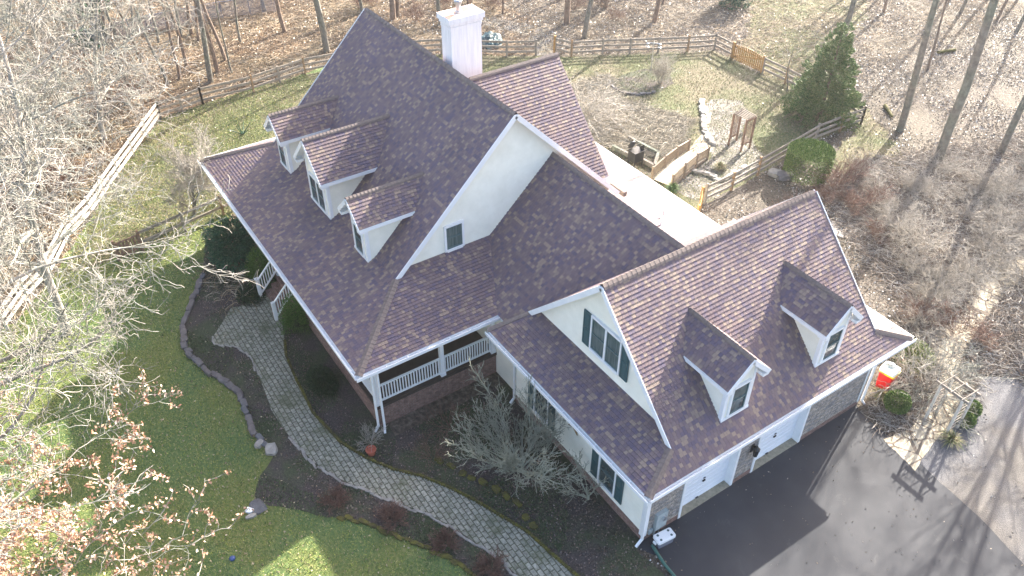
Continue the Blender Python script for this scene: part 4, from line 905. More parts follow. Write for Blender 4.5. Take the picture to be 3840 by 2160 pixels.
def cards(rng, c, a, b, cols, nrm_=None, jit=.12):
    """one small quad per centre"""
    n = len(c); u = rng.normal(0, 1, (n, 3)) if nrm_ is None else nrm_+rng.normal(0, .35, (n, 3)); u /= np.linalg.norm(u, axis=1)[:, None]
    w_ = np.cross(u, rng.normal(0, 1, (n, 3))); w_ /= np.linalg.norm(w_, axis=1)[:, None]+1e-9
    sa = a*rng.uniform(.6, 1.3, (n, 1)); sb = b*rng.uniform(.6, 1.3, (n, 1)); V = np.stack([c-u*sa/2-w_*sb*.3, c-w_*sb/2+u*0, c+u*sa/2, c+w_*sb/2], 1).reshape(-1, 3)
    Fq = np.arange(n*4).reshape(n, 4); col = np.array(cols)[rng.integers(0, len(cols), n)]*rng.uniform(1-jit*2, 1+jit*2, (n, 1)); return V, Fq, col
def copy_tree(root, loc, rz, sc=1., label=None, cat=None, group=None):
    r = root.copy(); C.objects.link(r); r.location = loc; r.rotation_euler = (rnd.uniform(-.03, .03), rnd.uniform(-.03, .03), rz); r.scale = (sc, sc, sc)
    if label: r['label'] = label
    if cat: r['category'] = cat
    if group: r['group'] = group
    for ch in list(root.children):
        c = ch.copy(); C.objects.link(c); c.parent = r
    return r
CAMn = np.array(CAM); Rn, Un, Fn = np.array(R_), np.array(U_), np.array(F_)
def proj(p):
    d = p-CAMn; z = d@Fn; z = np.where(z < .1, .1, z); return (1920+FPX*(d@Rn)/z)/1.49068, (1080-FPX*(d@Un)/z)/1.49068
def inpoly(x, y, poly):
    c = np.zeros(len(x), bool); n = len(poly); j = n-1
    for i in range(n):
        xi, yi, xj, yj = poly[i][0], poly[i][1], poly[j][0], poly[j][1]
        if yi != yj: c ^= ((yi > y) != (yj > y)) & (x < (xj-xi)*(y-yi)/(yj-yi)+xi)
        j = i
    return c
HOUSE_P = [(-27, -6), (-9, -6), (-9, -.3), (.3, -.3), (.3, 12), (-20, 12.6), (-27, 8)]
# ---- foreground trees (white barked, crowns between camera and lawn)
HP = [(12, .07, .02, 14, .62, 1.05, .18), (10, .17, .03, 9, .55, .75, .15), (8, .24, .03, 7, .55, .75, .12), (7, .30, .03, 4.2, .5, .75, .15), (5, .36, .02, 0, 0, 0, 0)]
hero = [
 ('large white barked bare tree on the left whose trunk rises at the picture edge', 11, (-22.6, -14.6, 0), 13.5, .22, (.0, -.01), None),
 ('bare tree whose pale limbs reach over the green lawn from the left edge', 12, G(-60, 1090), 14.0, .24, (.36, .20), None),
 ('bare tree holding orange brown dead leaves at the lower left corner', 13, G(-60, 1600), 10.0, .18, (.02, .08), (60000, .12, lambda c: (c[:, 2] < 7.0))),
 ('tall pale bare tree standing highest at the upper left corner', 14, (-34.0, -14.5, 0), 13.0, .20, (.0, .03), None),
 ('pale bare tree standing behind the sunlit rail fence at the left edge', 15, (-30.0, -14.2, 0), 9.0, .16, (.02, .04), None),
 ('pale leafless tree low at the left edge between the leafy tree and the lawn tree', 17, G(-90, 1290), 12.5, .20, (.34, .30), None),
 ('bare pale tree in the woods just above the sunlit left fence', 16, (-40.0, -9.0, 0), 10.5, .17, (.0, .02), None),
]
for lab, sd_, loc, L, r, lean, leaf in hero:
    make_tree('bare_tree', sd_, HP, L, r, M['bark_pale'], M['bark_pale'], lab, 'tree', loc, lean, None, 2, leaf, .0105)
# ---- small multi-stem pale tree on the left lawn
SP = [(6, .10, .02, 9, 1.05, .55, .05), (8, .13, .05, 9, .6, .6, .25), (6, .2, .04, 8, .55, .6, .2), (5, .25, .03, 6, .5, .6, .1), (4, .3, .02, 0, 0, 0, 0)]
make_tree('ornamental_tree', 21, SP, 2.7, .10, M['bark_grey'], M['twig_tan'], 'small fine twigged bare tree on the dry grass above the low two rail fence', 'tree', G(488, 541), (0, 0), None, 2, None, .0075)
# ---- woods trees
WP = [(12, .045, .02, 13, .32, .95, .5), (7, .16, .05, 5, .5, .7, .25), (5, .22, .05, 4, .5, .7, .2), (4, .25, .03, 0, 0, 0, 0)]
wood = [(337, 247, .9, 0, 'g'), (370, 203, .7, 1, 'b'), (423, 213, .7, 2, 'g'), (452, 200, .7, 3, 'b'), (470, 167, .8, 1, 'b'), (530, 207, 1.15, 0, 'g'), (547, 182, 1.0, 1, 'b'), (567, 152, .8, 2, 'b'), (583, 182, .45, 3, 'g'), (605, 107, .6, 1, 'g'), (500, 103, .7, 2, 'b'), (823, 130, 1.5, 0, 'g'), (912, 33, .9, 2, 'g'), (989, 50, 1.5, 1, 'b'), (1109, 62, 1., 3, 'g'), (1425, 60, 1.5, 1, 'b'), (1469, 97, 1.2, 2, 'g'), (1645, 57, 1.2, 3, 'b'), (2120, 113, 1.3, 0, 'g'), (2264, 328, 1.4, 2, 'g'), (2334, 177, .6, 3, 'b'), (2360, 402, 1.7, 0, 'g'), (2517, 387, 1.25, 1, 'g'), (2557, 80, .9, 2, 'g')]
ordn = ['first', 'second', 'third', 'fourth', 'fifth', 'sixth', 'seventh', 'eighth', 'ninth', 'tenth', 'eleventh', 'twelfth', 'thirteenth', 'fourteenth', 'fifteenth', 'sixteenth']
def zone(u):
    for lim, t in ((170, 'in the far left woods'), (420, 'beyond the leftmost fence'), (640, 'in woods above the back lawn'), (880, 'in woods beside the roof peak'), (1100, 'between roof peak and chimney'), (1400, 'behind the fence right of chimney'), (1800, 'behind the back fence'), (9999, 'on the leafy slope at right')):
        if u < lim: return t
allw = [(u, v, s, k, b) for u, v, s, k, b in wood]; wr = random.Random(5)
for u0, u1, v0, v1, n in ((20, 760, -10, 120, 22), (880, 1700, -60, 45, 14), (2150, 2576, -60, 60, 8)):
    for _ in range(n): allw.append((wr.uniform(u0, u1), wr.uniform(v0, v1), wr.uniform(.5, 1.0), wr.randrange(4), wr.choice('gb')))
allw.sort(); cnt = {}; proto = {}
for u, v, s, k, b in allw:
    z_ = zone(u); cnt[z_] = cnt.get(z_, 0)+1; i = cnt[z_]; nth = ordn[i-1]
    lab = '%s %s bare tree, %s from left %s' % ('thick' if s > 1.1 else 'slender', 'grey' if b == 'g' else 'brown', nth, z_)
    if (k, b) not in proto:
        proto[(k, b)] = make_tree('woodland_tree', 40+k, WP, 15.5, .17, M['bark_grey' if b == 'g' else 'bark_brown'], M['bark_brown'], lab, 'tree', G(u, v), ((-.05, .03), (.06, 0), (0, -.05), (.02, .06))[k], 'bare trees of the woods', 1, None, .008)
        proto[(k, b)].scale = (s,)*3
    else:
        copy_tree(proto[(k, b)], G(u, v), wr.uniform(0, 6.28), s, lab, 'tree', 'bare trees of the woods')
src = list(proto.values())
for x, y, s in ((0, 29, 1.1), (3.5, 34, 1.2), (6.5, 27, 1.0), (2, 42, 1.2), (4.2, 24.5, .75), (1.4, 25.6, .8), (6.5, 21.5, .6), (-3, 36, 1.1), (-6, 44, 1.2), (-11, 53, 1.), (-14, 62, 1.2), (-6, 50, 1.), (0, 46, 1.2), (-10, 47, .9), (-16, 57, 1.1), (4, 50, 1.3), (9, 38, 1.1), (11, 26, 1.), (-9, 60, 1.2), (-3, 52, 1.1)):
    copy_tree(src[int(abs(x*7+y)) % len(src)], Vector((x, y, 0)), wr.uniform(0, 6), s, 'bare tree beyond the right edge whose shadow falls across the gravel and driveway', 'tree', 'bare trees beyond the right edge')
tr_ = random.Random(12)
for k in range(20):
    t = k/19; bx_ = (-66+46*t, -4+72*t); off = tr_.uniform(3, 16); x, y = bx_[0]-off*.85+tr_.uniform(-2, 2), bx_[1]+off*.55
    copy_tree(src[k % len(src)], Vector((x, y, 0)), tr_.uniform(0, 6), tr_.uniform(.8, 1.35), 'bare tree standing beyond the upper edge whose long shadow falls into the picture', 'tree', 'bare trees beyond the upper edge')
make_tree('sapling', 61, [(8, .08, .03, 8, .5, .7, .35), (6, .18, .05, 4, .5, .6, .2), (5, .2, .03, 0, 0, 0, 0)], 3.6, .05, M['bark_grey'], M['twig_tan'], 'slim young bare tree standing at the back fence left of the cedar', 'tree', G(1980, 230), (0, 0), None, 1)
# ---- shrubs made of stems
def make_shrub(name, seed, n, L, r, spread, lev, twigm, label, cat, loc, group=None, lift=.03, wander=.14, rmin=.006, arms=5):
    rng = np.random.default_rng(seed); P = [(8, wander, lift, arms, .55, .55, .25), (6, wander*1.4, lift, 4, .55, .6, .2), (5, .25, .02, 0, 0, 0, 0)][:lev]
    P[-1] = P[-1][:3]+(0, 0, 0, 0); out = [[] for _ in P]
    for k in range(n):
        a = rng.uniform(0, 6.28); t = spread*math.sqrt(rng.uniform(0, 1)); d = np.array((math.cos(a)*math.sin(t), math.sin(a)*math.sin(t), math.cos(t)))
        grow(rng, (math.cos(a)*.12*t, math.sin(a)*.12*t, -.03), d, L*rng.uniform(.65, 1.1), r, 0, P, out)
    root = empty(name, loc, label, cat, group); V, Fq = tubes([x for l in out for x in l], 3, rmin); npmesh('stems', V, Fq, twigm, root); return root
make_tree('viburnum', 71, [(4, .05, .0, 22, 3.9, .78, .05), (12, .06, .055, 9, .42, .42, .2), (8, .11, .07, 6, .5, .42, .15), (6, .14, .05, 3, .5, .4, .2), (4, .16, .03, 0, 0, 0, 0)], .9, .10, M['twig_grey'], M['twig_grey'], 'big spreading bare grey green shrub between the porch and the garage wall', 'shrub', G(1320, 1190), (-.15, -.2), None, 2, None, .0085, ('stems', 'twigs'))
make_tree('viburnum', 72, [(4, .06, .0, 6, 2.3, .8, .1), (9, .12, .04, 7, .42, .5, .25), (6, .18, .05, 6, .5, .5, .2), (5, .2, .03, 0, 0, 0, 0)], .9, .07, M['twig_grey'], M['twig_grey'], 'smaller leaning mossy bare shrub right of the big one by the garage wall', 'shrub', G(1480, 1255), (.1, -.1), None, 2, None, .0085, ('stems', 'twigs'))
make_shrub('bare_shrub', 73, 26, 1.2, .010, 1.2, 2, M['twig_red'], 'reddish brown twiggy shrub under the porch railing beside the brick base', 'shrub', G(1130, 1075))
make_shrub('bare_shrub', 74, 22, 1.0, .010, 1.2, 2, M['twig_red'], 'low reddish shrub in the mulch just left of the big bare viburnum', 'shrub', G(1090, 1150))
for i, (u, v) in enumerate(((843, 1256), (986, 1303), (1119, 1363), (1236, 1429))):
    nm = ('leftmost', 'second from the left', 'third from the left', 'rightmost')[i]
    lab = 'round red brown twiggy bush, %s of the row below the walkway' % nm
    if i == 0: rb = make_shrub('spirea_bush', 75, 70, .55, .006, 1.15, 3, M['twig_red'], lab, 'bush', G(u, v+8), 'row of brown bushes below the walkway', .04, .12, .005, 4)
    else: copy_tree(rb, G(u, v+8), i*1.3, (1, 1.05, .95, 1.1)[i], lab)
# pot with dry plant
pp_ = G(935, 1143); pt = empty('flower_pot', pp_, 'terracotta pot with a dry twiggy plant at the walkway edge', 'flower pot')
q = MB(); q.lathe(pp_, [(.13, 0), (.19, .26), (.21, .27), (.21, .32), (.17, .32), (.16, .26)], 20); q.build('pot', M['tancloth'], pt, smooth=False)
dry = make_shrub('dry_plant', 76, 40, .75, .006, 1.0, 2, M['twig_tan'], 'dry twiggy shrub just behind the terracotta pot', 'shrub', G(930, 1112), None, .01, .16)
# brushy shrubs on the right slope, thickets
def scatter_poly(poly, n, seed):
    P_ = [(p.x, p.y) for p in D(poly)]; xs = [p[0] for p in P_]; ys = [p[1] for p in P_]; rng = np.random.default_rng(seed); out = []
    while len(out) < n:
        x = rng.uniform(min(xs), max(xs), 200); y = rng.uniform(min(ys), max(ys), 200); k = inpoly(x, y, P_) & ~inpoly(x, y, HOUSE_P); out += list(zip(x[k], y[k]))
    return out[:n]
T_ = [make_shrub('bramble_shrub', 81+i, n, L, .011, sp, 3, M[mm], lab, 'shrub', loc, grp, lf, wd, .0075, 5) for i, (n, L, sp, mm, lab, loc, grp, lf, wd) in enumerate([
 (30, 2.3, .9, 'twig_tan', 'tangled bare tan bramble in the thicket right of the garage roof', G(2300, 640), 'bramble thicket right of the garage', -.05, .2),
 (34, 1.6, 1.2, 'twig_tan', 'tangled bare tan bramble in the thicket right of the garage roof', G(2420, 560), 'bramble thicket right of the garage', -.06, .24),
 (26, 2.0, .8, 'twig_red', 'red brown bare brush between the round hedge and the garage ridge', G(2110, 470), 'red brown brush by the hedge', .0, .2),
 (24, 2.0, .8, 'twig_red', 'bare pale undergrowth bush in the woods at the upper left', G(250, 300), 'undergrowth bushes in the left woods', .02, .16)])]
for i, (x, y) in enumerate(scatter_poly([(2170, 560), (2150, 440), (2300, 420), (2640, 380), (2640, 800), (2460, 700), (2330, 850), (2230, 800)], 40, 3)):
    if inpoly(np.array([x]), np.array([y]), [(p.x, p.y) for p in D(FLAG)])[0]: continue
    copy_tree(T_[i % 2], Vector((x, y, 0)), i*1.7, .5+.45*((i*37) % 10)/10)
for i, (u, v) in enumerate(((2150, 430), (2100, 500), (2140, 530), (2190, 520), (2060, 510), (2200, 600), (1995, 540), (2400, 840), (2470, 860), (2300, 800))): copy_tree(T_[2], G(u, v), i*2.1, .5+.08*(i % 4))
for i, (x, y) in enumerate(scatter_poly([(0, 0), (230, 130), (300, 160), (330, 330), (100, 600), (0, 640), (-80, 300)], 14, 5)):
    copy_tree(T_[3], Vector((x, y, 0)), i*1.3, .6+.6*((i*29) % 10)/10)
for i, (x, y) in enumerate(scatter_poly([(880, 0), (1750, -30), (1750, 50), (1400, 70), (1100, 70), (900, 60)], 14, 6)):
    copy_tree(T_[3], Vector((x, y, 0)), i*1.3, .5+.3*((i*29) % 10)/10, 'bare pale bush among the trunks behind the back fence', None, 'bushes behind the back fence')
wv = make_shrub('weeping_shrub', 90, 70, 3.0, .012, .9, 3, M['twig_tan'], 'pale weeping bare crown spreading over the back lawn beside the cross gable roof', 'shrub', G(1470, 320), None, -.16, .12, .010, 5)
make_shrub('bare_shrub', 91, 45, 1.9, .008, .55, 3, M['twig_tan'], 'upright bare bush in the island bed of the back lawn', 'shrub', G(1660, 212), None, .03, .1)
make_shrub('vine_tangle', 92, 46, 2.6, .014, 1.15, 3, M['bark_pale'], 'pale tangled vine sprawling from the white arch toward the garage corner', 'vine', G(2330, 985), None, -.09, .22, .010)
# ornamental grass
for i, (u, v, s, lab) in enumerate(((1692, 478, .55, 'green strappy grass clump at the near end of the footbridge'), (1810, 425, .6, 'pale dry grass tuft between the footbridge and the arbor'), (2290, 930, .8, 'green and tan grass clump right of the red bin'), (2215, 1000, .5, 'small dry grass tuft beside the garage corner'), (2390, 1110, .6, 'dry brown grass clump right of the white arch'))):
    rng = np.random.default_rng(200+i); n = 260; a = rng.uniform(0, 6.28, n); t = rng.uniform(.1, 1.2, n); L = s*rng.uniform(.6, 1.2, n); dv = np.stack([np.cos(a)*np.sin(t), np.sin(a)*np.sin(t), np.cos(t)], 1); sd_ = np.stack([-np.sin(a), np.cos(a), a*0], 1)*.012
    b = dv*.05; m1 = b+dv*L[:, None]*.55; m2 = b+dv*L[:, None]-np.array((0, 0, 1))*(L*.35)[:, None]; V = np.stack([b-sd_, b+sd_, m1+sd_, m1-sd_, m1-sd_, m1+sd_, m2+sd_*.3, m2-sd_*.3], 1).reshape(-1, 3)
    cols = [(.05, .10, .03), (.09, .15, .04)] if i in (0,) else ([(.30, .25, .15), (.42, .36, .22), (.12, .15, .05)]); col = np.repeat(np.array(cols)[rng.integers(0, len(cols), n)], 2, 0)
    r0 = empty('grass_clump', G(u, v), lab, 'grass clump'); npmesh('blades', V, np.arange(n*8).reshape(-1, 4), M['blade'], r0, col)
r0 = empty('yucca', G(611, 338), 'dark green spiky plant alone on the grass left of the dormers', 'plant'); q = MB()
for a_, t_ in ((.3, .9), (1.4, .7), (2.6, .9), (3.6, .4), (4.5, 1.0), (5.5, .6)): q.tube([G(611, 338), G(611, 338)+Vector((math.cos(a_)*math.sin(t_), math.sin(a_)*math.sin(t_), math.cos(t_)))*.95], [.04, .008], 5)
q.build('blades', mat('dark_green_leaf', (.02, .07, .035), .5), r0)
# ---- evergreens
GREEN = {'cedar': [(.05, .11, .03), (.09, .16, .045), (.14, .20, .07), (.22, .24, .11)], 'juniper': [(.018, .065, .036), (.032, .10, .055), (.055, .14, .07)], 'box': [(.04, .095, .012), (.07, .15, .02), (.11, .20, .04)], 'hedge': [(.05, .10, .02), (.09, .16, .03), (.15, .20, .055), (.17, .22, .07)], 'yew': [(.015, .035, .014), (.028, .055, .02)]}
def foliage(name, loc, label, cat, n, shape, cols, size, asp, seed, group=None, core=None, trunk=None):
    rng = np.random.default_rng(seed); c, nr = shape(rng, n); root = empty(name, loc, label, cat, group); V, Fq, col = cards(rng, c, size, size*asp, cols, nr); npmesh('foliage', V, Fq, M['green'], root, col)
    if trunk:
        q = MB(); q.tube([Vector(loc), Vector(loc)+Vector((0, 0, trunk[0]))], [trunk[1], trunk[1]*.3], 8); q.build('trunk', M['bark_brown'], root)
    return root
def clumps(f):
    """wrap a surface sampler with clump noise so the outline breaks up"""
    def g(rng, n):
        c, nr = f(rng, n); k = max(12, n//90); ci = rng.integers(0, len(c), k); cc = c[ci]; off = rng.normal(0, .10, k)
        out = c.copy()
        for s_ in range(0, len(c), 4000):
            dd = ((c[s_:s_+4000, None]-cc[None])**2).sum(2); j = dd.argmin(1); out[s_:s_+4000] = c[s_:s_+4000]+nr[s_:s_+4000]*off[j][:, None]+(cc[j]-c[s_:s_+4000])*.30
        return out, nr
    return g
def cone_shape(h, r, z0=.3, p=.85, droop=.2):
    def f(rng, n):
        t = 1-np.sqrt(rng.uniform(0, 1, n)); a = rng.uniform(0, 6.28, n); lob = 1+.22*np.sin(a*5+t*19)+.15*np.sin(a*3-t*31)+.1*np.sin(a*9+t*50); rad = r*(1-t)**p*lob*rng.uniform(.12, 1.1, n)**.5
        nr = np.stack([np.cos(a), np.sin(a), np.full(n, .5)], 1); return np.stack([np.cos(a)*rad, np.sin(a)*rad, z0+t*(h-z0)], 1), nr
    return f
def ell_shape(rx, ry, rz_, zc, pw=1., inner=.8):
    def f(rng, n):
        d = rng.normal(0, 1, (n, 3)); d /= np.linalg.norm(d, axis=1)[:, None]; k = rng.uniform(inner, 1.02, (n, 1)); c = d*k*np.array((rx, ry, rz_)); c[:, 2] += zc; c = c[c[:, 2] > .02] if False else c; c[:, 2] = np.abs(c[:, 2]); return c, d
    return f
foliage('cedar', G(2062, 296), 'tall pale green conical cedar standing at the far corner of the back fence', 'tree', 60000, clumps(cone_shape(6.4, 2.15, .1, .7)), GREEN['cedar'], .16, .32, 301, trunk=(5.8, .12))
def cyl_shape(r, h):
    def f(rng, n):
        top = rng.uniform(0, 1, n) < .4; a = rng.uniform(0, 6.28, n); rr = np.where(top, r*np.sqrt(rng.uniform(0, 1, n)), r*rng.uniform(.86, 1.03, n)); z = np.where(top, h-.12*(rr/r)**3+rng.normal(0, .05, n), rng.uniform(.05, h-.05, n))
        nr = np.stack([np.cos(a)*(~top), np.sin(a)*(~top), top*1.], 1)+1e-3; return np.stack([np.cos(a)*rr, np.sin(a)*rr, z], 1), nr
    return f
foliage('round_hedge', G(2026, 440), 'large clipped round hedge with a bare brown flat top beside the fence', 'hedge', 17000, cyl_shape(1.28, 1.75), GREEN['hedge'], .10, .5, 302)
foliage('juniper', G(590, 650), 'spreading dark green juniper at the far porch corner', 'shrub', 16000, clumps(ell_shape(1.75, 1.35, 1.25, .9, inner=.35)), GREEN['juniper'], .16, .25, 303)
foliage('topiary', G(662, 700), 'rounded bright green dwarf spruce left of the porch steps', 'shrub', 9000, cone_shape(1.9, .72, .02, .42), GREEN['box'], .07, .4, 304)
foliage('topiary', G(748, 822), 'rounded bright green dwarf spruce right of the porch steps', 'shrub', 9000, cone_shape(2.0, .68, .1, .42), GREEN['box'], .07, .4, 305)
foliage('yew', G(812, 965), 'low dark green mounded yew in the mulch beside the brick porch base', 'shrub', 8000, ell_shape(.95, .6, .55, .1, inner=.5), GREEN['yew'], .1, .35, 306)
foliage('ground_ivy', G(630, 745), 'low dark leafy ground cover at the foot of the porch steps', 'ground cover', 3500, ell_shape(1.0, .7, .28, .0, inner=.3), GREEN['yew'], .08, .6, 307)
foliage('boxwood', G(2250, 1030), 'round green boxwood ball beside the driveway corner', 'shrub', 6000, ell_shape(.52, .52, .48, .45), GREEN['hedge'], .07, .6, 308)
foliage('boxwood', G(2437, 1040), 'small boxwood right of the white arch, farther of two', 'shrub', 3500, ell_shape(.4, .4, .38, .3), GREEN['hedge'], .07, .6, 309)
foliage('boxwood', G(2424, 1068), 'small boxwood right of the white arch, nearer of two', 'shrub', 3500, ell_shape(.36, .36, .35, .3), GREEN['hedge'], .07, .6, 310)
foliage('holly', G(1845, 15), 'dark green evergreen shrub at the top edge behind the back fence', 'shrub', 9000, clumps(ell_shape(1.6, 1.8, 1.8, 1.5, inner=.4)), GREEN['juniper'], .2, .3, 311)
foliage('holly', G(235, 28), 'dark green evergreen bush deep in the woods at the upper left', 'shrub', 4500, clumps(ell_shape(2.2, 1.6, .9, .5, inner=.3)), GREEN['juniper'], .2, .35, 312)
foliage('holly', G(225, 105), 'low dark green shrub beside the thin wire fence', 'shrub', 4000, clumps(ell_shape(2.0, 1.4, .7, .3, inner=.3)), GREEN['juniper'], .18, .35, 313)
foliage('mossy_shrub', G(1885, 590), 'frosted green low shrub beside the gate near the garage ridge', 'shrub', 4000, ell_shape(1.0, .7, .35, .1, inner=.3), [(.10, .14, .05), (.25, .28, .15), (.4, .42, .3)], .09, .5, 314)
foliage('leafy_shrub', G(2290, 905), 'leafy green shrub behind the red bin', 'shrub', 6000, ell_shape(1.0, .9, .6, .3, inner=.3), [(.07, .10, .03), (.16, .19, .07), (.3, .32, .18)], .09, .5, 315)
# ---- uncountable cover
rng = np.random.default_rng(77)
LAWNS = [[(p.x, p.y) for p in front_lawn], [(o.x, o.y) for o in D([(511, 262), (768, 187), (860, 168), (1112, 136), (1350, 142), (1797, 127), (1840, 150), (1975, 215), (2165, 314), (2050, 355), (1905, 445), (1768, 515), (1700, 640), (563, 540), (420, 600), (150, 700), (295, 450), (405, 300)])]]
BED = [(p.x, p.y) for p in D([(510, 700), (463, 816), (493, 913), (567, 963), (623, 1039), (680, 1129), (640, 1256)] + BED_E[3:] + [(1500, 1600), (1690, 1460)])] + [(.25, -.45), (-9, .5), (-9, -5), (-27, -5), (-27, -7)]
WALKP = [(p.x, p.y) for p in D(WALK_L+WALK_R[::-1])]; DRV = [(p.x, p.y) for p in drive]
GRAV = [(p.x, p.y) for p in D([(2270, 1124), (2330, 1100), (2400, 1060), (2440, 985), (2480, 950), (2540, 940), (2600, 990), (2760, 1060), (2900, 1500), (2560, 1700), (2450, 1400)])]
FLG = [(p.x, p.y) for p in D(FLAG)]
CLR = [(p.x, p.y) for p in D([(1900, -60), (2180, -60), (2190, 40), (2110, 110), (2060, 160), (2230, 330), (2290, 420), (2180, 480), (2080, 400), (2165, 316), (1975, 216), (1840, 150), (1880, 90)])]
def sample(n, x0, x1, y0, y1, cond):
    out = []; tot = 0
    while tot < n:
        x = rng.uniform(x0, x1, 60000); y = rng.uniform(y0, y1, 60000); p = np.stack([x, y, x*0], 1); u, v = proj(p); k = (u > -60) & (u < 2640) & (v > -60) & (v < 1510) & ~inpoly(x, y, HOUSE_P) & cond(x, y); out.append(p[k]); tot += k.sum()
    return np.concatenate(out)[:n]
def blades(name, P_, L, wd, cols, lean=.5):
    n = len(P_); a = rng.uniform(0, 6.28, n); t = rng.uniform(0, lean*2, n); Ls = L*rng.uniform(.5, 1.3, n); dv = np.stack([np.cos(a)*np.sin(t), np.sin(a)*np.sin(t), np.cos(t)], 1)*Ls[:, None]; s_ = np.stack([-np.sin(a), np.cos(a), a*0], 1)*wd/2
    b = P_+np.array((0, 0, .01)); V = np.stack([b-s_, b+s_, b+s_*.3+dv, b-s_*.3+dv], 1).reshape(-1, 3); col = np.array(cols)[rng.integers(0, len(cols), n)]*rng.uniform(.75, 1.25, (n, 1))
    o = npmesh(name, V, np.arange(n*4).reshape(n, 4), M['blade'], None, col); return o
P_ = sample(110000, -45, 2, -26, 5, lambda x, y: inpoly(x, y, LAWNS[0]) & ~inpoly(x, y, WALKP) & ~inpoly(x, y, BED))
o = blades('grass', P_, .075, .022, [(.06, .125, .042), (.10, .17, .055), (.17, .23, .05), (.27, .29, .06), (.34, .32, .15)], .6); tag(o, 'short green winter grass of the front lawn', 'grass', kind='stuff')
P_ = sample(90000, -46, 0, -16, 40, lambda x, y: inpoly(x, y, LAWNS[1]))
o = blades('grass', P_, .10, .028, [(.07, .12, .03), (.12, .15, .045), (.20, .19, .08), (.28, .245, .15)], .8); tag(o, 'dry yellowish grass of the fenced back yard', 'grass', kind='stuff')
P_ = sample(230000, -78, 10, -26, 76, lambda x, y: ~inpoly(x, y, LAWNS[0]) & ~inpoly(x, y, LAWNS[1]) & ~inpoly(x, y, DRV) & ~inpoly(x, y, BED) & ~inpoly(x, y, WALKP) & (~inpoly(x, y, GRAV) | (rng.uniform(0, 1, len(x)) < .02)) & (~inpoly(x, y, FLG) | (rng.uniform(0, 1, len(x)) < .15))); P_[:, 2] = rng.uniform(.02, .10, len(P_))
nr = np.zeros((len(P_), 3)); pn = np.sin(P_[:, 0]*.61+1.3*np.sin(P_[:, 1]*.37))+np.sin(P_[:, 1]*.83+1.1*np.sin(P_[:, 0]*.29))+.7*np.sin(P_[:, 0]*1.9+P_[:, 1]*1.4); P_ = P_[(pn+rng.normal(0, .9, len(pn)) > -.7) & (~inpoly(P_[:, 0], P_[:, 1], CLR) | (rng.uniform(0, 1, len(P_)) < .2))]
V, Fq, col = cards(rng, P_, .11, .07, [(.16, .13, .105), (.25, .21, .175), (.35, .31, .27), (.09, .075, .065), (.20, .14, .10), (.54, .52, .50)]); lw = (P_[:, 0]*.55-P_[:, 1] < -28-0*P_[:, 0]); lw = (P_[:, 1] < 12+(P_[:, 0]+42)*-.25) & (P_[:, 0] < -28); col[lw] *= np.array((1.0, .80, .58)); tag(npmesh('fallen_leaves', V, Fq, M['leaf'], None, col), 'brown fallen leaves covering the woodland floor', 'leaves', kind='stuff')
P_ = sample(22000, -28, 1, -12, 1, lambda x, y: inpoly(x, y, BED) & ~inpoly(x, y, WALKP) & (np.sin(x*1.3+np.sin(y*.9))+np.sin(y*1.7) > .2))
o = blades('ground_cover', P_, .07, .03, [(.035, .06, .025), (.06, .09, .035), (.09, .12, .06)], .8); tag(o, 'sparse green ground cover creeping over the front mulch bed', 'ground cover', kind='stuff')
P_ = sample(14000, -45, -5, 18, 66, lambda x, y: inpoly(x, y, CLR))
o = blades('grass', P_, .11, .03, [(.14, .18, .04), (.24, .24, .07), (.34, .31, .14)], .8); tag(o, 'sunny yellow green grass of the clearing beyond the fence', 'grass', kind='stuff')
P_ = sample(420, -12, 12, -12, 14, lambda x, y: inpoly(x, y, DRV)); P_[:, 2] = .035; k_ = rng.uniform(0, 1, len(P_)) < .35; P_ = P_[k_ | (np.abs(P_[:, 0]) < .6)]
V, Fq, col = cards(rng, P_, .07, .045, [(.20, .15, .10), (.28, .24, .2), (.12, .09, .06)]); tag(npmesh('fallen_leaves', V, Fq, M['leaf'], None, col), 'a few dead leaves blown onto the asphalt driveway', 'leaves', kind='stuff')
P_ = sample(1500, -28, 1, -12, 1, lambda x, y: inpoly(x, y, WALKP)); P_[:, 2] = .04
V, Fq, col = cards(rng, P_, .06, .04, [(.10, .07, .05), (.16, .12, .09), (.06, .07, .03)]); tag(npmesh('fallen_leaves', V, Fq, M['leaf'], None, col), 'small leaf scraps and moss bits on the paver walkway', 'leaves', kind='stuff')
P_ = sample(9000, -28, 1, -9, 1, lambda x, y: inpoly(x, y, BED) & ~inpoly(x, y, WALKP)); P_[:, 2] = rng.uniform(.02, .05, len(P_))
V, Fq, col = cards(rng, P_, .08, .05, [(.10, .06, .045), (.16, .11, .09), (.05, .035, .03), (.22, .16, .14)]); tag(npmesh('fallen_leaves', V, Fq, M['leaf'], None, col), 'small dead leaves scattered over the dark mulch bed', 'leaves', kind='stuff')
P_ = sample(9000, -46, 3, -26, 40, lambda x, y: inpoly(x, y, LAWNS[0]) | inpoly(x, y, LAWNS[1])); P_[:, 2] = .05
V, Fq, col = cards(rng, P_, .09, .06, [(.26, .19, .12), (.32, .27, .17)]); tag(npmesh('fallen_leaves', V, Fq, M['leaf'], None, col), 'loose brown leaves lying on the lawns', 'leaves', kind='stuff')
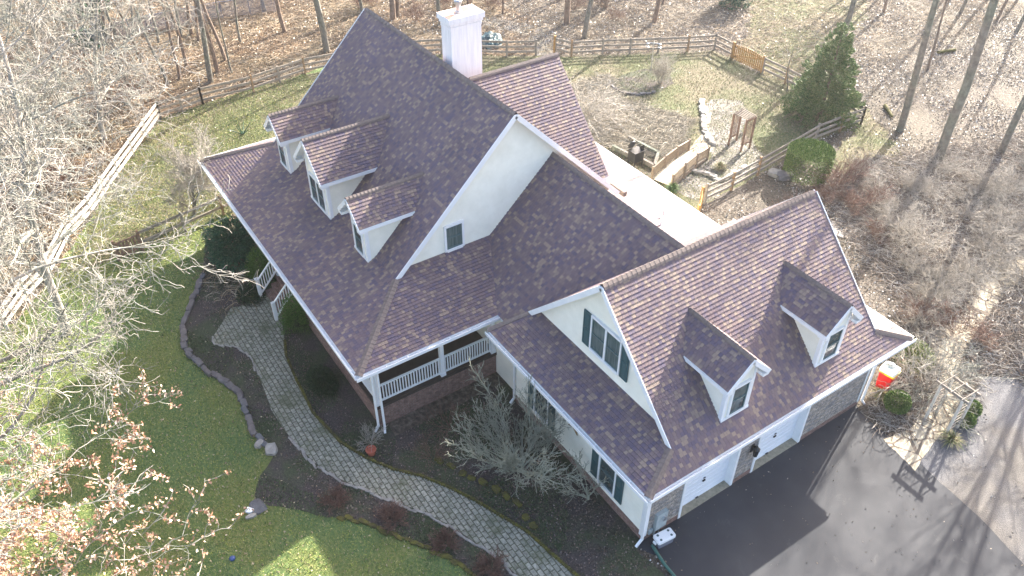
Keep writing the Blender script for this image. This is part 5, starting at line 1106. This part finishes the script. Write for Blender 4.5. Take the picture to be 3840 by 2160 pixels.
def ribbons(name, P_, L, wd, cols, label, curl=1.2, zmax=.5):
    n = len(P_); a = rng.uniform(0, 6.28, n); e = rng.uniform(0, zmax, n); q = P_.copy(); q[:, 2] += .02; k = rng.normal(0, curl, n); pts = [q]; l_ = L*rng.uniform(.4, 1.4, n)
    for j in range(4):
        d = np.stack([np.cos(a)*np.cos(e), np.sin(a)*np.cos(e), np.sin(e)], 1); q = q+d*(l_/4)[:, None]; pts.append(q); a = a+k/3+rng.normal(0, .25, n); e = e-rng.uniform(0, .3, n)
    V = []; s0 = np.cross(pts[1]-pts[0], (0, 0, 1.)); s0 /= np.linalg.norm(s0, axis=1)[:, None]+1e-9; s0 *= wd/2
    z_ = np.array((0, 0, wd*.8)); V = np.stack([x for p in pts for x in (p-s0, p+z_, p+s0)], 1).reshape(-1, 3); b = (np.arange(n)*15)[:, None, None]; f = []
    for j in range(4): f += [[j*3, j*3+1, j*3+4, j*3+3], [j*3+1, j*3+2, j*3+5, j*3+4]]
    Fq = (b+np.array(f)[None]).reshape(-1, 4); col = np.repeat(np.array(cols)[rng.integers(0, len(cols), n)]*rng.uniform(.75, 1.25, (n, 1)), 8, 0)
    tag(npmesh(name, V, Fq, M['blade'], None, col), label, 'twigs', kind='stuff')
THK = [(p.x, p.y) for p in D([(2100, 560), (2080, 470), (2200, 400), (2700, 330), (2700, 1500), (2560, 1330), (2560, 1000), (2470, 930), (2420, 1050), (2250, 1100), (2180, 1040), (2300, 800)])]
P_ = sample(26000, -25, 8, 8, 45, lambda x, y: inpoly(x, y, THK) & ~inpoly(x, y, DRV) & ~inpoly(x, y, GRAV) & ~inpoly(x, y, FLG)); ribbons('undergrowth', P_, .8, .018, [(.17, .13, .10), (.28, .235, .19), (.09, .065, .05), (.40, .365, .32)], 'dead stalks and twigs matted over the slope right of the garage')
P_ = sample(30000, -78, -20, -26, 60, lambda x, y: ~inpoly(x, y, LAWNS[0]) & ~inpoly(x, y, LAWNS[1])); ribbons('undergrowth', P_, .9, .02, [(.24, .17, .10), (.34, .26, .17), (.13, .09, .06), (.40, .34, .26)], 'dead stalks and fallen twigs on the floor of the woods')
P_ = sample(9000, -30, -8, 8, 28, lambda x, y: inpoly(x, y, [(p.x, p.y) for p in D([(1400, 150), (1520, 160), (1560, 250), (1740, 300), (1700, 400), (1560, 380), (1490, 350)])])); ribbons('dead_grass', P_, .8, .02, [(.30, .26, .20), (.40, .36, .29), (.20, .17, .12)], 'pale flattened dead grass strands on the back lawn')
print('objects', len(bpy.data.objects), 'tris', sum(len(o.data.polygons) for o in bpy.data.objects if o.type == 'MESH'))
hz = MB(); hz.box(-130, 60, -60, 150, -1.2, 27.5); ho = hz.build('haze', []); tag(ho, kind='stuff')
hm = bpy.data.materials.new('haze_air'); hm.use_nodes = True; hn = hm.node_tree.nodes; hn.clear(); pv = hn.new('ShaderNodeVolumePrincipled'); pv.inputs['Color'].default_value = (.93, .95, 1, 1); pv.inputs['Density'].default_value = .00035; pv.inputs['Anisotropy'].default_value = .5
hou = hn.new('ShaderNodeOutputMaterial'); hm.node_tree.links.new(pv.outputs[0], hou.inputs['Volume']); ho.data.materials.append(hm)
